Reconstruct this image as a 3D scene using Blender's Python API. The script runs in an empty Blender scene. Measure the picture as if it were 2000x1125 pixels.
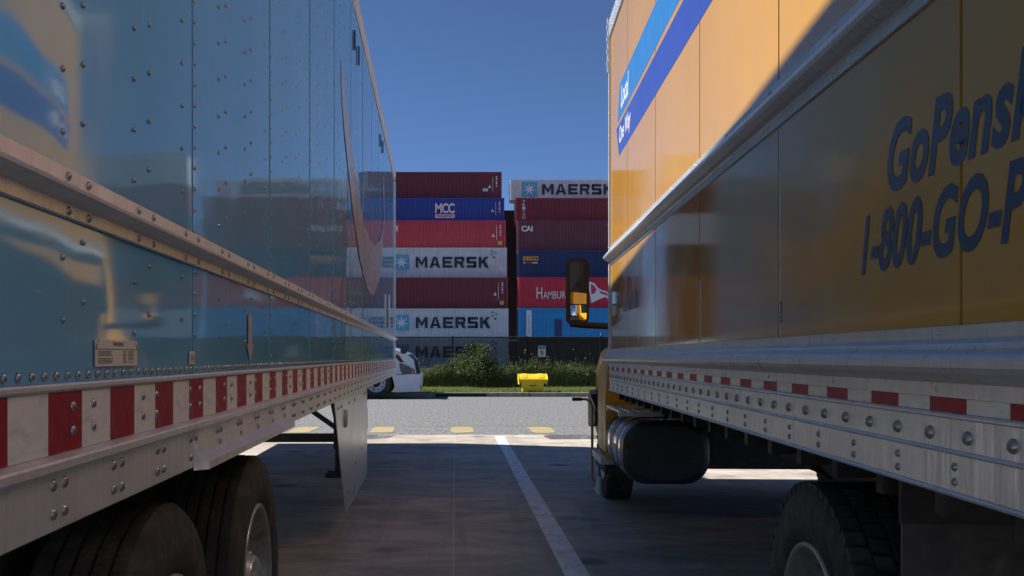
import bpy, bmesh, math, random
from mathutils import Vector, Matrix, noise

random.seed(7)
R = math.radians
scene = bpy.context.scene
col = scene.collection

# ------------------------------------------------------------------ camera
CAM_H = 1.30
cam_d = bpy.data.cameras.new('camera')
cam = bpy.data.objects.new('camera', cam_d)
col.objects.link(cam)
cam.location = (0, 0, CAM_H)
cam.rotation_euler = (R(90), 0, 0)
cam_d.sensor_width = 36.0
cam_d.lens = 36.0
cam_d.shift_x = 0.055
cam_d.shift_y = 0.0668
cam_d.clip_start = 0.05
cam_d.clip_end = 3000
scene.camera = cam

# ------------------------------------------------------------------ light
SUN_TO_GROUND = Vector((1.0, -0.33, -1.165)).normalized()
to_sun = -SUN_TO_GROUND
elev = math.asin(to_sun.z)
azim = math.atan2(to_sun.x, to_sun.y)          # clockwise from +Y
world = bpy.data.worlds.new('World')
scene.world = world
world.use_nodes = True
wn = world.node_tree
for n in list(wn.nodes):
    wn.nodes.remove(n)
sky = wn.nodes.new('ShaderNodeTexSky')
sky.sky_type = 'NISHITA'
sky.sun_disc = False
sky.sun_elevation = elev
sky.sun_rotation = azim
sky.altitude = 6500
sky.air_density = 1.0
sky.dust_density = 0.0
sky.ozone_density = 6.0
bg = wn.nodes.new('ShaderNodeBackground')
bg.inputs['Strength'].default_value = 0.054
wo = wn.nodes.new('ShaderNodeOutputWorld')
wn.links.new(sky.outputs[0], bg.inputs[0])
wn.links.new(bg.outputs[0], wo.inputs[0])

sun_d = bpy.data.lights.new('sun', 'SUN')
sun_d.energy = 4.0
sun_d.angle = R(0.7)
sun_d.color = (1.0, 0.95, 0.87)
sun = bpy.data.objects.new('sun', sun_d)
col.objects.link(sun)
sun.rotation_euler = SUN_TO_GROUND.to_track_quat('-Z', 'Y').to_euler()

scene.render.engine = 'CYCLES'
scene.view_settings.view_transform = 'Standard'
scene.view_settings.look = 'None'
scene.view_settings.exposure = 1.22
scene.view_settings.gamma = 1.0
scene.view_settings.use_curve_mapping = False
scene.cycles.max_bounces = 9
scene.cycles.diffuse_bounces = 7
scene.cycles.transparent_max_bounces = 8
scene.cycles.use_denoising = True

# ------------------------------------------------------------------ helpers
def obj_from(name, me, parent=None, mat=None):
    o = bpy.data.objects.new(name, me)
    col.objects.link(o)
    if parent is not None:
        o.parent = parent
    if mat is not None and me is not None and not me.materials:
        me.materials.append(mat)
    return o

def tag(o, label=None, category=None, group=None, kind=None):
    if label: o['label'] = label
    if category: o['category'] = category
    if group: o['group'] = group
    if kind: o['kind'] = kind
    return o

def empty(name, loc=(0, 0, 0), rz=0.0):
    o = bpy.data.objects.new(name, None)
    o.empty_display_size = 0.2
    col.objects.link(o)
    o.location = loc
    o.rotation_euler = (0, 0, rz)
    return o

class MB:
    """collects geometry, builds ONE mesh object"""
    def __init__(self):
        self.v = []; self.f = []; self.s = []
    def add(self, vs, fs, smooth=False):
        b = len(self.v)
        self.v += [tuple(p) for p in vs]
        for f in fs:
            self.f.append([i + b for i in f]); self.s.append(smooth)
        return self
    def box(self, x0, x1, y0, y1, z0, z1):
        if x0 > x1: x0, x1 = x1, x0
        if y0 > y1: y0, y1 = y1, y0
        if z0 > z1: z0, z1 = z1, z0
        vs = [(x0,y0,z0),(x1,y0,z0),(x1,y1,z0),(x0,y1,z0),(x0,y0,z1),(x1,y0,z1),(x1,y1,z1),(x0,y1,z1)]
        return self.add(vs, [(0,3,2,1),(4,5,6,7),(0,1,5,4),(1,2,6,5),(2,3,7,6),(3,0,4,7)])
    def bar(self, a, b, w, h=None, up=(0,0,1)):
        h = h or w
        a = Vector(a); b = Vector(b); d = (b - a).normalized(); up = Vector(up)
        if abs(d.dot(up)) > .98: up = Vector((1,0,0))
        s = d.cross(up).normalized() * (w/2); t = s.cross(d).normalized() * (h/2)
        vs = [a-s-t, a+s-t, a+s+t, a-s+t, b-s-t, b+s-t, b+s+t, b-s+t]
        return self.add(vs, [(0,1,2,3),(7,6,5,4),(0,4,5,1),(1,5,6,2),(2,6,7,3),(3,7,4,0)])
    def tube(self, pts, r, n=10, cap=True):
        pts = [Vector(p) for p in pts]
        rings = []
        for i, p in enumerate(pts):
            if i == 0: d = pts[1]-pts[0]
            elif i == len(pts)-1: d = pts[-1]-pts[-2]
            else: d = (pts[i+1]-pts[i]).normalized() + (pts[i]-pts[i-1]).normalized()
            d.normalize()
            up = Vector((0,0,1)) if abs(d.z) < .95 else Vector((1,0,0))
            s = d.cross(up).normalized(); t = s.cross(d).normalized()
            rr = r[i] if isinstance(r, (list, tuple)) else r
            rings.append([p + s*math.cos(2*math.pi*k/n)*rr + t*math.sin(2*math.pi*k/n)*rr for k in range(n)])
        vs = [q for rg in rings for q in rg]; fs = []
        for i in range(len(rings)-1):
            for k in range(n):
                fs.append((i*n+k, i*n+(k+1)%n, (i+1)*n+(k+1)%n, (i+1)*n+k))
        self.add(vs, fs, True)
        if cap:
            self.add(rings[0], [tuple(range(n))]); self.add(rings[-1], [tuple(reversed(range(n)))])
        return self
    def prism(self, poly, axis, a, b, smooth=False):
        """poly 2D points; extruded along axis from a to b. axis x:(y,z) y:(x,z) z:(x,y)"""
        def m(p, t):
            return {'x': (t, p[0], p[1]), 'y': (p[0], t, p[1]), 'z': (p[0], p[1], t)}[axis]
        n = len(poly)
        vs = [m(p, a) for p in poly] + [m(p, b) for p in poly]
        self.add(vs, [(i, (i+1) % n, n+(i+1) % n, n+i) for i in range(n)], smooth)
        self.add([m(p, a) for p in poly], [tuple(reversed(range(n)))])
        self.add([m(p, b) for p in poly], [tuple(range(n))])
        return self
    def strip_y(self, prof, y0, y1, smooth=False):
        """open profile (x,z) swept along y"""
        n = len(prof)
        vs = [(p[0], y0, p[1]) for p in prof] + [(p[0], y1, p[1]) for p in prof]
        return self.add(vs, [(i, i+1, n+i+1, n+i) for i in range(n-1)], smooth)
    def lathe(self, prof, c, axis='x', n=48, smooth=True, a0=0.0):
        """prof: (axial, radius) points; around axis through c"""
        c = Vector(c); m = len(prof); vs = []
        for k in range(n):
            a = a0 + 2*math.pi*k/n
            for (t, r) in prof:
                if axis == 'x': p = (t, r*math.cos(a), r*math.sin(a))
                elif axis == 'y': p = (r*math.cos(a), t, r*math.sin(a))
                else: p = (r*math.cos(a), r*math.sin(a), t)
                vs.append(c + Vector(p))
        fs = []
        for k in range(n):
            k2 = (k+1) % n
            for i in range(m-1):
                fs.append((k*m+i, k*m+i+1, k2*m+i+1, k2*m+i))
        return self.add(vs, fs, smooth)
    def poly(self, pts):
        return self.add(pts, [tuple(range(len(pts)))])
    def mesh(self, name, fix=True):
        me = bpy.data.meshes.new(name)
        me.from_pydata(self.v, [], self.f)
        me.polygons.foreach_set('use_smooth', self.s)
        if fix:
            bm = bmesh.new(); bm.from_mesh(me)
            bmesh.ops.recalc_face_normals(bm, faces=bm.faces)
            bm.to_mesh(me); bm.free()
        me.update()
        return me
    def build(self, name, mat, parent=None, bevel=0, seg=2, fix=True):
        me = self.mesh(name, fix)
        if bevel:
            bm = bmesh.new(); bm.from_mesh(me)
            bmesh.ops.remove_doubles(bm, verts=bm.verts, dist=1e-5)
            es = [e for e in bm.edges if len(e.link_faces) == 2 and e.calc_face_angle(0) > R(25)]
            bmesh.ops.bevel(bm, geom=es, offset=bevel, segments=seg, profile=.6, affect='EDGES', clamp_overlap=True)
            for f in bm.faces: f.smooth = False
            bm.to_mesh(me); bm.free()
        return obj_from(name, me, parent, mat)

# ------------------------------------------------------------------ materials
MATS = {}
def nodes_of(name):
    m = bpy.data.materials.new(name); m.use_nodes = True
    nt = m.node_tree
    return m, nt, nt.nodes['Principled BSDF']

def N(nt, t, **kw):
    n = nt.nodes.new(t)
    for k, v in kw.items(): setattr(n, k, v)
    return n

def ramp(nt, fac, stops, interp='LINEAR'):
    r = N(nt, 'ShaderNodeValToRGB'); r.color_ramp.interpolation = interp
    el = r.color_ramp.elements
    while len(el) < len(stops): el.new(0.5)
    for e, (p, c) in zip(el, stops):
        e.position = p; e.color = (c[0], c[1], c[2], 1)
    nt.links.new(fac, r.inputs[0])
    return r.outputs[0]

def coords(nt, scale=(1,1,1), kind='Object', rot=(0,0,0)):
    tc = N(nt, 'ShaderNodeTexCoord'); mp = N(nt, 'ShaderNodeMapping')
    mp.inputs['Scale'].default_value = scale
    mp.inputs['Rotation'].default_value = rot
    nt.links.new(tc.outputs[kind], mp.inputs[0])
    return mp.outputs[0]

def noise_tex(nt, vec, scale, detail=4, rough=.55, dist=0):
    n = N(nt, 'ShaderNodeTexNoise')
    n.inputs['Scale'].default_value = scale; n.inputs['Detail'].default_value = detail
    n.inputs['Roughness'].default_value = rough; n.inputs['Distortion'].default_value = dist
    nt.links.new(vec, n.inputs['Vector'])
    return n.outputs['Fac']

def mix(nt, fac, a, b, mode='MIX'):
    m = N(nt, 'ShaderNodeMix', data_type='RGBA', blend_type=mode)
    for s, v in ((m.inputs[0], fac), (m.inputs[6], a), (m.inputs[7], b)):
        if hasattr(v, 'is_linked') or hasattr(v, 'links'): nt.links.new(v, s)
        elif isinstance(v, (int, float)): s.default_value = v
        else: s.default_value = (v[0], v[1], v[2], 1)
    return m.outputs[2]

def bump(nt, p, h, dist=.002, strength=1.0):
    b = N(nt, 'ShaderNodeBump'); b.inputs['Distance'].default_value = dist
    b.inputs['Strength'].default_value = strength
    nt.links.new(h, b.inputs['Height']); nt.links.new(b.outputs[0], p.inputs['Normal'])

def worn(name, c, c2=None, rough=.5, metal=0.0, scale=6, stretch=(1,1,1), bumpd=0.0, rvar=.12, spec=.5, dirt=None, coat=0, bscale=None):
    """base colour with a second tone in noise patches, roughness variation, optional bump"""
    m, nt, p = nodes_of(name)
    v = coords(nt, stretch)
    n1 = noise_tex(nt, v, scale, 6, .6)
    c2 = c2 or tuple(x*.78 for x in c)
    colr = ramp(nt, n1, [(.32, c2), (.62, c)])
    if dirt:
        n2 = noise_tex(nt, coords(nt, (stretch[0]*1.7, stretch[1]*1.7, stretch[2]*1.7)), scale*.6, 8, .7)
        f = ramp(nt, n2, [(.52, (0,0,0)), (.72, (1,1,1))])
        colr = mix(nt, f, colr, dirt)
    nt.links.new(colr, p.inputs['Base Color'])
    rr = N(nt, 'ShaderNodeMapRange')
    rr.inputs['From Min'].default_value = .3; rr.inputs['From Max'].default_value = .7
    rr.inputs['To Min'].default_value = max(.02, rough-rvar); rr.inputs['To Max'].default_value = min(1, rough+rvar)
    nt.links.new(noise_tex(nt, v, scale*2.3, 5), rr.inputs[0]); nt.links.new(rr.outputs[0], p.inputs['Roughness'])
    p.inputs['Metallic'].default_value = metal
    p.inputs['Specular IOR Level'].default_value = spec
    if coat:
        p.inputs['Coat Weight'].default_value = coat; p.inputs['Coat Roughness'].default_value = .06
    if bumpd:
        bump(nt, p, noise_tex(nt, v, bscale or scale*6, 4), bumpd)
    MATS[name] = m
    return m

# trailer blue paint: thin sheets, slightly wavy and scratched
def m_trailer_blue():
    m, nt, p = nodes_of('trailer_blue')
    v = coords(nt, (1,1,1))
    n = noise_tex(nt, v, 1.7, 5)
    c = ramp(nt, n, [(.3, (.16,.42,.66)), (.7, (.19,.47,.72))])
    streak = noise_tex(nt, coords(nt, (3, 9, .35)), 3.0, 7, .7)
    f = ramp(nt, streak, [(.60, (0,0,0)), (.78, (.5,.5,.5))])
    c = mix(nt, f, c, (.40,.53,.62))
    scr = noise_tex(nt, coords(nt, (30, 1.2, 26), rot=(.5,0,0)), 3.0, 3, .5)
    f2 = ramp(nt, scr, [(.70, (0,0,0)), (.74, (.35,.35,.35))])
    c = mix(nt, f2, c, (.55,.64,.70))
    nt.links.new(c, p.inputs['Base Color'])
    rr = ramp(nt, noise_tex(nt, v, 5, 6), [(.35, (.035,)*3), (.75, (.085,)*3)])
    nt.links.new(rr, p.inputs['Roughness'])
    p.inputs['Specular IOR Level'].default_value = .38
    bump(nt, p, noise_tex(nt, v, 90, 2), .00002)
    MATS['trailer_blue'] = m
m_trailer_blue()

def m_truck_yellow():
    m, nt, p = nodes_of('truck_yellow')
    v = coords(nt, (1,1,1))
    n = noise_tex(nt, v, 1.3, 6)
    c = ramp(nt, n, [(.3, (.51,.265,.042)), (.7, (.56,.295,.05))])
    grime = noise_tex(nt, coords(nt, (2, 5, .5)), 2.2, 8, .72)
    f = ramp(nt, grime, [(.50, (0,0,0)), (.80, (.55,.55,.55))])
    c = mix(nt, f, c, (.42,.26,.10))
    nt.links.new(c, p.inputs['Base Color'])
    rr = ramp(nt, noise_tex(nt, v, 4, 6), [(.35, (.05,)*3), (.75, (.10,)*3)])
    nt.links.new(rr, p.inputs['Roughness'])
    p.inputs['Specular IOR Level'].default_value = .40
    bump(nt, p, noise_tex(nt, coords(nt, (1,1,.4)), 160, 2), .00004)
    MATS['truck_yellow'] = m
m_truck_yellow()

def m_alu(name, c, rough, dirtc, metal=.75):
    m, nt, p = nodes_of(name)
    v = coords(nt, (1,1,1))
    n = noise_tex(nt, v, 5, 7, .65)
    base = ramp(nt, n, [(.3, tuple(x*.82 for x in c)), (.7, c)])
    st = noise_tex(nt, coords(nt, (4, 26, 1.1)), 2.0, 8, .75)
    f = ramp(nt, st, [(.5, (0,0,0)), (.74, (.75,.75,.75))])
    base = mix(nt, f, base, dirtc)
    sp = noise_tex(nt, v, 120, 2, .5)
    f2 = ramp(nt, sp, [(.68, (0,0,0)), (.76, (.6,.6,.6))])
    base = mix(nt, f2, base, tuple(x*.5 for x in c))
    nt.links.new(base, p.inputs['Base Color'])
    rr = ramp(nt, st, [(.35, (rough-.06,)*3), (.7, (rough+.2,)*3)])
    nt.links.new(rr, p.inputs['Roughness'])
    mm = ramp(nt, f, [(0, (metal,)*3), (1, (metal*.45,)*3)])
    nt.links.new(mm, p.inputs['Metallic'])
    bump(nt, p, noise_tex(nt, v, 60, 3), .0003)
    MATS[name] = m
m_alu('rail_alu', (.80,.765,.745), .36, (.54,.505,.485), .4)
m_alu('truck_alu', (.64,.65,.68), .30, (.50,.505,.52), .45)
worn('skirt_alu', (.60,.59,.58), (.575,.565,.555), .30, .75, 1.2, rvar=.03)

worn('rivet_steel', (.40,.40,.41), (.28,.28,.29), .36, .7, 30)
worn('chrome', (.75,.76,.78), (.6,.61,.63), .14, 1.0, 8, rvar=.06)
worn('black_plastic', (.018,.019,.021), (.012,.012,.013), .45, 0, 8)
worn('gloss_black', (.012,.013,.015), (.008,.008,.009), .10, 0, 5, rvar=.05)
worn('tank_black', (.028,.03,.034), (.018,.019,.021), .38, .0, 4, dirt=(.055,.055,.055))
worn('chassis', (.022,.021,.021), (.012,.012,.012), .7, 0, 8, dirt=(.05,.042,.036))
worn('rubber', (.050,.048,.048), (.032,.030,.030), .78, 0, 9, dirt=(.10,.09,.082), bumpd=.001, spec=.35)
worn('rim_alu', (.42,.40,.37), (.28,.26,.24), .42, .6, 7, dirt=(.18,.155,.13))
worn('rim_white', (.62,.62,.60), (.45,.44,.42), .42, 0, 7, dirt=(.2,.18,.16))
worn('tape_red', (.36,.009,.030), (.28,.008,.023), .5, 0, 14, spec=.3)
worn('tape_white', (.84,.83,.80), (.74,.73,.70), .5, 0, 10, stretch=(1,1,3), dirt=(.56,.54,.50), spec=.3)
worn('decal_tan', (.48,.45,.445), (.465,.435,.43), .26, 0, 1, rvar=.06)
worn('label_white', (.78,.75,.68), (.68,.65,.58), .55, 0, 12)
worn('label_ink', (.05,.05,.05), None, .5)
worn('navy_print', (.028,.048,.135), (.022,.04,.115), .22, 0, 5, rvar=.07)
worn('stripe_light_blue', (.03,.20,.52), (.027,.18,.47), .2, 0, 4, rvar=.06)
worn('stripe_dark_blue', (.035,.065,.36), (.03,.055,.32), .2, 0, 4, rvar=.06)
worn('print_white', (.74,.74,.74), (.62,.62,.62), .4, 0, 9)
worn('seam_dark', (.03,.025,.02), None, .7)
worn('cab_yellow', (.78,.42,.035), (.70,.37,.03), .42, 0, 3, dirt=(.40,.24,.06), spec=.3)
worn('handle_yellow', (.55,.33,.06), (.35,.22,.06), .5, 0, 20, dirt=(.2,.14,.07))
worn('bin_yellow', (.78,.55,.01), (.68,.46,.01), .42, 0, 5, dirt=(.5,.36,.04))
worn('glass_dark', (.01,.012,.014), None, .04, 0, 3, rvar=.02)
worn('lamp_glass', (.12,.125,.14), (.05,.05,.06), .10, .2, 12)
worn('amber_glass', (.6,.16,.03), None, .2)
worn('tractor_white', (.60,.64,.70), (.52,.56,.62), .2, 0, 3, coat=.5)
worn('concrete_kerb', (.33,.29,.24), (.22,.19,.155), .9, 0, 5, dirt=(.12,.10,.08), bumpd=.004)
worn('drain_iron', (.03,.03,.03), None, .7)
worn('road_yellow', (.36,.29,.115), (.25,.22,.14), .8, 0, 4, dirt=(.17,.165,.155))
worn('faded_yellow', (.27,.235,.13), (.17,.165,.15), .85, 0, 5, dirt=(.15,.15,.15))
worn('tar', (.075,.077,.082), (.05,.05,.055), .75, 0, 3, dirt=(.30,.29,.27))
worn('bark', (.07,.05,.035), None, .9, 0, 8)
worn('post_black', (.02,.021,.023), None, .5, 0, 6)
worn('wire_black', (.012,.013,.015), None, .75, 0, 6)
worn('post_galv', (.42,.43,.44), None, .5, .5, 6)
worn('joint_filler', (.62,.60,.57), (.45,.43,.41), .9, 0, 5)
worn('soil', (.085,.07,.045), (.06,.05,.03), .95, 0, 3)

mm_, nt_, p_ = nodes_of('mirror_glass')
p_.inputs['Metallic'].default_value = 1.0; p_.inputs['Base Color'].default_value = (.78,.80,.82,1); p_.inputs['Roughness'].default_value = .02
MATS['mirror_glass'] = mm_

def leaf_mat(name, a, b):
    m, nt, p = nodes_of(name)
    n = noise_tex(nt, coords(nt), 7, 3)
    nt.links.new(ramp(nt, n, [(.3, a), (.7, b)]), p.inputs['Base Color'])
    p.inputs['Roughness'].default_value = .6
    tr = N(nt, 'ShaderNodeBsdfTranslucent'); tr.inputs[0].default_value = (b[0]*1.2, b[1]*1.3, b[2], 1)
    mx = N(nt, 'ShaderNodeMixShader'); mx.inputs[0].default_value = .45
    out = nt.nodes['Material Output']
    nt.links.new(p.outputs[0], mx.inputs[1]); nt.links.new(tr.outputs[0], mx.inputs[2]); nt.links.new(mx.outputs[0], out.inputs[0])
    MATS[name] = m
leaf_mat('weed_leaf', (.12,.155,.045), (.29,.32,.12))
leaf_mat('bush_leaf', (.022,.04,.016), (.055,.085,.028))
leaf_mat('lawn_leaf', (.085,.12,.025), (.165,.195,.05))

# concrete of the yard: worn, tyre-streaked, patchy
def m_concrete():
    m, nt, p = nodes_of('yard_concrete')
    v = coords(nt)
    big = noise_tex(nt, v, .35, 6, .6)
    c = ramp(nt, big, [(.28, (.36,.31,.26)), (.5, (.475,.425,.365)), (.75, (.57,.53,.475))])
    cross = noise_tex(nt, coords(nt, (.8, 2.0, 1), rot=(0,0,R(9))), 1.0, 11, .76, .8)
    f = ramp(nt, cross, [(.44, (0,0,0)), (.66, (.85,.85,.85))])
    c = mix(nt, f, c, (.19,.15,.125))
    lon = noise_tex(nt, coords(nt, (3.2, .16, 1)), 1.2, 7, .65)
    f2 = ramp(nt, lon, [(.50, (0,0,0)), (.68, (.7,.7,.7))])
    c = mix(nt, f2, c, (.26,.22,.19))
    fine = noise_tex(nt, v, 45, 4, .7)
    c = mix(nt, ramp(nt, fine, [(.55, (0,0,0)), (.72, (.35,.35,.35))]), c, (.44,.42,.39))
    scuff = noise_tex(nt, coords(nt, (.22, 14, 1), rot=(0,0,R(-9))), 1.1, 6, .6, .4)
    c = mix(nt, ramp(nt, scuff, [(.64, (0,0,0)), (.69, (.4,.4,.4)), (.74, (0,0,0))]), c, (.56,.54,.50))
    worn_ = noise_tex(nt, coords(nt, (1,1.6,1)), .9, 7, .7, 1.2)
    c = mix(nt, ramp(nt, worn_, [(.50, (0,0,0)), (.64, (.6,.6,.6))]), c, (.19,.155,.13))
    spots = N(nt, 'ShaderNodeTexVoronoi'); spots.inputs['Scale'].default_value = .9; nt.links.new(v, spots.inputs['Vector'])
    c = mix(nt, ramp(nt, spots.outputs['Distance'], [(.05, (.8,.8,.8)), (.16, (0,0,0))]), c, (.07,.06,.055))
    nt.links.new(c, p.inputs['Base Color'])
    nt.links.new(ramp(nt, cross, [(.4, (.78,)*3), (.7, (.52,)*3)]), p.inputs['Roughness'])
    bump(nt, p, noise_tex(nt, coords(nt, (1, 4, 1)), 30, 5), .0025)
    MATS['yard_concrete'] = m
m_concrete()

def m_asphalt():
    m, nt, p = nodes_of('road_asphalt')
    v = coords(nt)
    fine = noise_tex(nt, coords(nt, (1,.11,1)), 21, 5, .8)
    c = ramp(nt, fine, [(.36, (.065,.067,.073)), (.48, (.13,.132,.14)), (.62, (.195,.195,.20))])
    big = noise_tex(nt, coords(nt, (.25, 1.2, 1)), .7, 5)
    c = mix(nt, ramp(nt, big, [(.4, (0,0,0)), (.7, (.35,.35,.35))]), c, (.155,.155,.16))
    nt.links.new(c, p.inputs['Base Color']); p.inputs['Roughness'].default_value = .85
    bump(nt, p, noise_tex(nt, v, 60, 4), .006)
    MATS['road_asphalt'] = m
m_asphalt()

def m_line():
    m, nt, p = nodes_of('line_white')
    v = coords(nt)
    w = noise_tex(nt, coords(nt, (1,.5,1)), 9, 8, .75)
    c = ramp(nt, w, [(.36, (.42,.41,.40)), (.48, (.74,.74,.73)), (.7, (.82,.82,.81))])
    nt.links.new(c, p.inputs['Base Color']); p.inputs['Roughness'].default_value = .7
    MATS['line_white'] = m
m_line()

def m_container(name, c, rust=(.16,.075,.04), amount=.0):
    m, nt, p = nodes_of(name)
    v = coords(nt)
    n = noise_tex(nt, coords(nt, (.25,1,.6)), 2.2, 6, .6)
    cc = ramp(nt, n, [(.3, tuple(x*.82 for x in c)), (.7, c)])
    st = noise_tex(nt, coords(nt, (2.2,1,.25)), 2.0, 8, .72)
    cc = mix(nt, ramp(nt, st, [(.58-amount, (0,0,0)), (.80-amount, (.55,.55,.55))]), cc, tuple(.5*x+.5*y for x, y in zip(c, rust)))
    nt.links.new(cc, p.inputs['Base Color']); p.inputs['Roughness'].default_value = .55
    MATS[name] = m
m_container('c_maroon', (.23,.034,.048))
m_container('c_plum', (.20,.05,.078))
m_container('c_red', (.55,.06,.085))
m_container('c_brightred', (.60,.035,.065))
m_container('c_grey', (.68,.72,.76), amount=.10)
m_container('c_blue', (.028,.08,.38))
m_container('c_navy', (.018,.042,.145))
m_container('c_skyblue', (.03,.30,.64))
m_container('c_brown', (.045,.022,.021))
m_container('c_teal', (.03,.14,.20))
m_container('c_orange', (.42,.12,.03))
worn('logo_blue', (.10,.42,.62), (.09,.36,.54), .5)
worn('maersk_ink', (.012,.025,.05), None, .5)
worn('seaco_orange', (.75,.30,.03), None, .5)
worn('print_red', (.5,.05,.05), None, .5)
worn('sticker_yellow', (.65,.45,.12), None, .5)

# ------------------------------------------------------------------ text, converted in one go
TEXTS = {}
_pend = []
def want_text(key, s, shear=0, offset=0, spacing=1.0):
    cu = bpy.data.curves.new('t', 'FONT'); cu.body = s; cu.size = 1; cu.shear = shear; cu.offset = offset
    cu.space_character = spacing; cu.resolution_u = 4
    o = bpy.data.objects.new('t', cu); col.objects.link(o); _pend.append((key, o, cu))
want_text('gopenske', 'GoPenske.com', .30, .030, 1.04)
want_text('phone', '1-800-GO-PENSKE', .30, .030, 1.04)
want_text('local', 'Local', .25, .02)
want_text('oneway', 'One Way', .25, .02)
want_text('mcc', 'MCC', 0, .035, .9)
want_text('transport', 'TRANSPORT', 0, .02)
want_text('cai', 'CAI', 0, .045, .95)
want_text('seaco', 'seaco', 0, .03, .95)
want_text('h', 'H', 0, .005); want_text('ambsued', 'AMBURG SÜD', 0, .005)
for ch in 'TRION': want_text('v_'+ch, ch, 0, .01)
want_text('dong', 'DONG FANG', 0, .008, 1.15)
want_text('warning', 'WARNING', 0, .01)
want_text('ii', 'll', 0, .03)
want_text('ser', '22.5', 0, .01)
bpy.context.view_layer.update()
_dg = bpy.context.evaluated_depsgraph_get()
for key, o, cu in _pend:
    me = bpy.data.meshes.new_from_object(o.evaluated_get(_dg))
    vs = [v.co.copy() for v in me.vertices]; fs = [list(p.vertices) for p in me.polygons]
    x0 = min(v.x for v in vs); x1 = max(v.x for v in vs)
    y0 = min(v.y for v in vs); y1 = max(v.y for v in vs)
    TEXTS[key] = ([((v.x-x0)/(x1-x0), (v.y-y0)/(y1-y0)) for v in vs], fs)
    bpy.data.meshes.remove(me)
for key, o, cu in _pend:
    bpy.data.objects.remove(o); bpy.data.curves.remove(cu)

def text_mb(key, place, mb=None):
    """place maps unit (u,v) in [0,1]^2 to a 3D point"""
    mb = mb or MB()
    uv, fs = TEXTS[key]
    return mb.add([place(u, v) for u, v in uv], fs)

def dome(r, h, n=8):
    """rivet head around +X axis, base at x=0"""
    mb = MB()
    mb.lathe([(0, r), (h*.45, r*.93), (h*.85, r*.6), (h, 0.001)], (0,0,0), 'x', n)
    return mb.mesh('rivet')

# ================================================================== SETTING: ground
g = MB().poly([(-900,-400,-.03),(900,-400,-.03),(900,1500,-.03),(-900,1500,-.03)]).build('ground', MATS['soil'])
tag(g, kind='structure')

yard = MB().poly([(-40,-30,-.003),(40,-30,-.003),(40,17.0,-.003),(-40,17.0,-.003)]).build('concrete_yard', MATS['joint_filler'])
tag(yard, kind='structure')
GAP = .004
xs = [-16.02, -12.02, -8.02, -4.02, -.015, 3.99, 8.0, 12.0, 16.0]
ys = [-8.0, -3.6, .8, 5.2, 12.4, 17.0]
ys = [-9.4, -.6, 8.2, 17.0]
for i in range(len(xs)-1):
    for j in range(len(ys)-1):
        s = MB().box(xs[i]+GAP, xs[i+1]-GAP, ys[j]+GAP, ys[j+1]-GAP, -.011, 0).build('slab', MATS['yard_concrete'], yard)

road = MB().poly([(-300,17.0,-.002),(300,17.0,-.002),(300,33.0,-.002),(-300,33.0,-.002)]).build('road', MATS['road_asphalt'])
tag(road, kind='structure')
def blob(x0, x1, y0, y1, z, n=26, rough=.12):
    pts = []
    for i in range(n):
        a = 2*math.pi*i/n
        r = 1 + rough*noise.noise(Vector((x0*3.1+math.cos(a)*1.7, y0*2.3+math.sin(a)*1.7, 0)))*2
        cx, cy = math.cos(a), math.sin(a)
        sx = abs(cx)**.45*(1 if cx > 0 else -1); sy = abs(cy)**.45*(1 if cy > 0 else -1)
        pts.append(((x0+x1)/2+sx*(x1-x0)/2*r, (y0+y1)/2+sy*(y1-y0)/2*(1+(r-1)*.3), z))
    return pts
# painted marks
ln = MB().poly([(.655,-6,.004),(.805,-6,.004),(.785,16.6,.004),(.635,16.6,.004)]).build('parking_line', MATS['line_white'], yard)
for k in range(-7, 8):
    if k == 0: continue
    x = .72 + 3.9*k
    MB().poly([(x-.075,-6,.004),(x+.075,-6,.004),(x+.075,16.6,.004),(x-.075,16.6,.004)]).build('parking_line', MATS['line_white'], yard)
for k in range(-8, 9):
    x = .10 + 1.40*k
    pts = blob(x-.19, x+.21, 17.4, 18.9, .003, 48, .10)
    MB().poly([(p[0]+.02*noise.noise(Vector((p[0]*9, p[1]*5, k))), p[1]+.10*noise.noise(Vector((p[0]*7, p[1]*4, k+3))), p[2]) for p in pts]).build('yellow_mark', MATS['road_yellow'], road)
MB().poly([(-30,19.15,.003),(30,19.15,.003),(30,19.27,.003),(-30,19.27,.003)]).build('yellow_edge_line', MATS['faded_yellow'], road)
for (x0, x1) in ((-2.6,-1.05), (1.45,2.35), (-6.5,-4.0), (5.2,7.4)):
    MB().poly(blob(x0, x1, 16.05, 16.95, .004)).build('tar_patch', MATS['tar'], yard)
MB().poly(blob(2.2, 3.4, 16.3, 16.9, .0045)).build('tar_patch', MATS['tar'], yard)

# kerb, drain inlet, verge
kerb = tag(empty('kerb'), kind='structure')
edges = [-30,-27,-24,-21,-18,-15,-12.6,-9.6,-6.7,-3.75,-.72]
edges2 = [1.05,2.40,5.35,8.3,11.3,14.3,17.3,20.3,23.3,26.3,30]
for ee in (edges, edges2):
    for a, b in zip(ee[:-1], ee[1:]):
        MB().box(a+.006, b-.006, 33.0, 33.18, -.05, .13).build('kerb_stone', MATS['concrete_kerb'], kerb, bevel=.02)
dr = empty('drain_inlet', (-.0, 33.0, 0)); dr.parent = kerb
m = MB(); m.box(-.715, 1.045, 0, .18, .095, .135)
m.box(-.715, -.66, 0, .18, -.05, .094); m.box(.99, 1.045, 0, .18, -.05, .094); m.build('inlet_lintel', MATS['concrete_kerb'], dr)
MB().box(-.659, .989, .10, .16, -.05, .094).build('inlet_opening', MATS['drain_iron'], dr)  # near-black slab stands for the shade inside the slot

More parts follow.
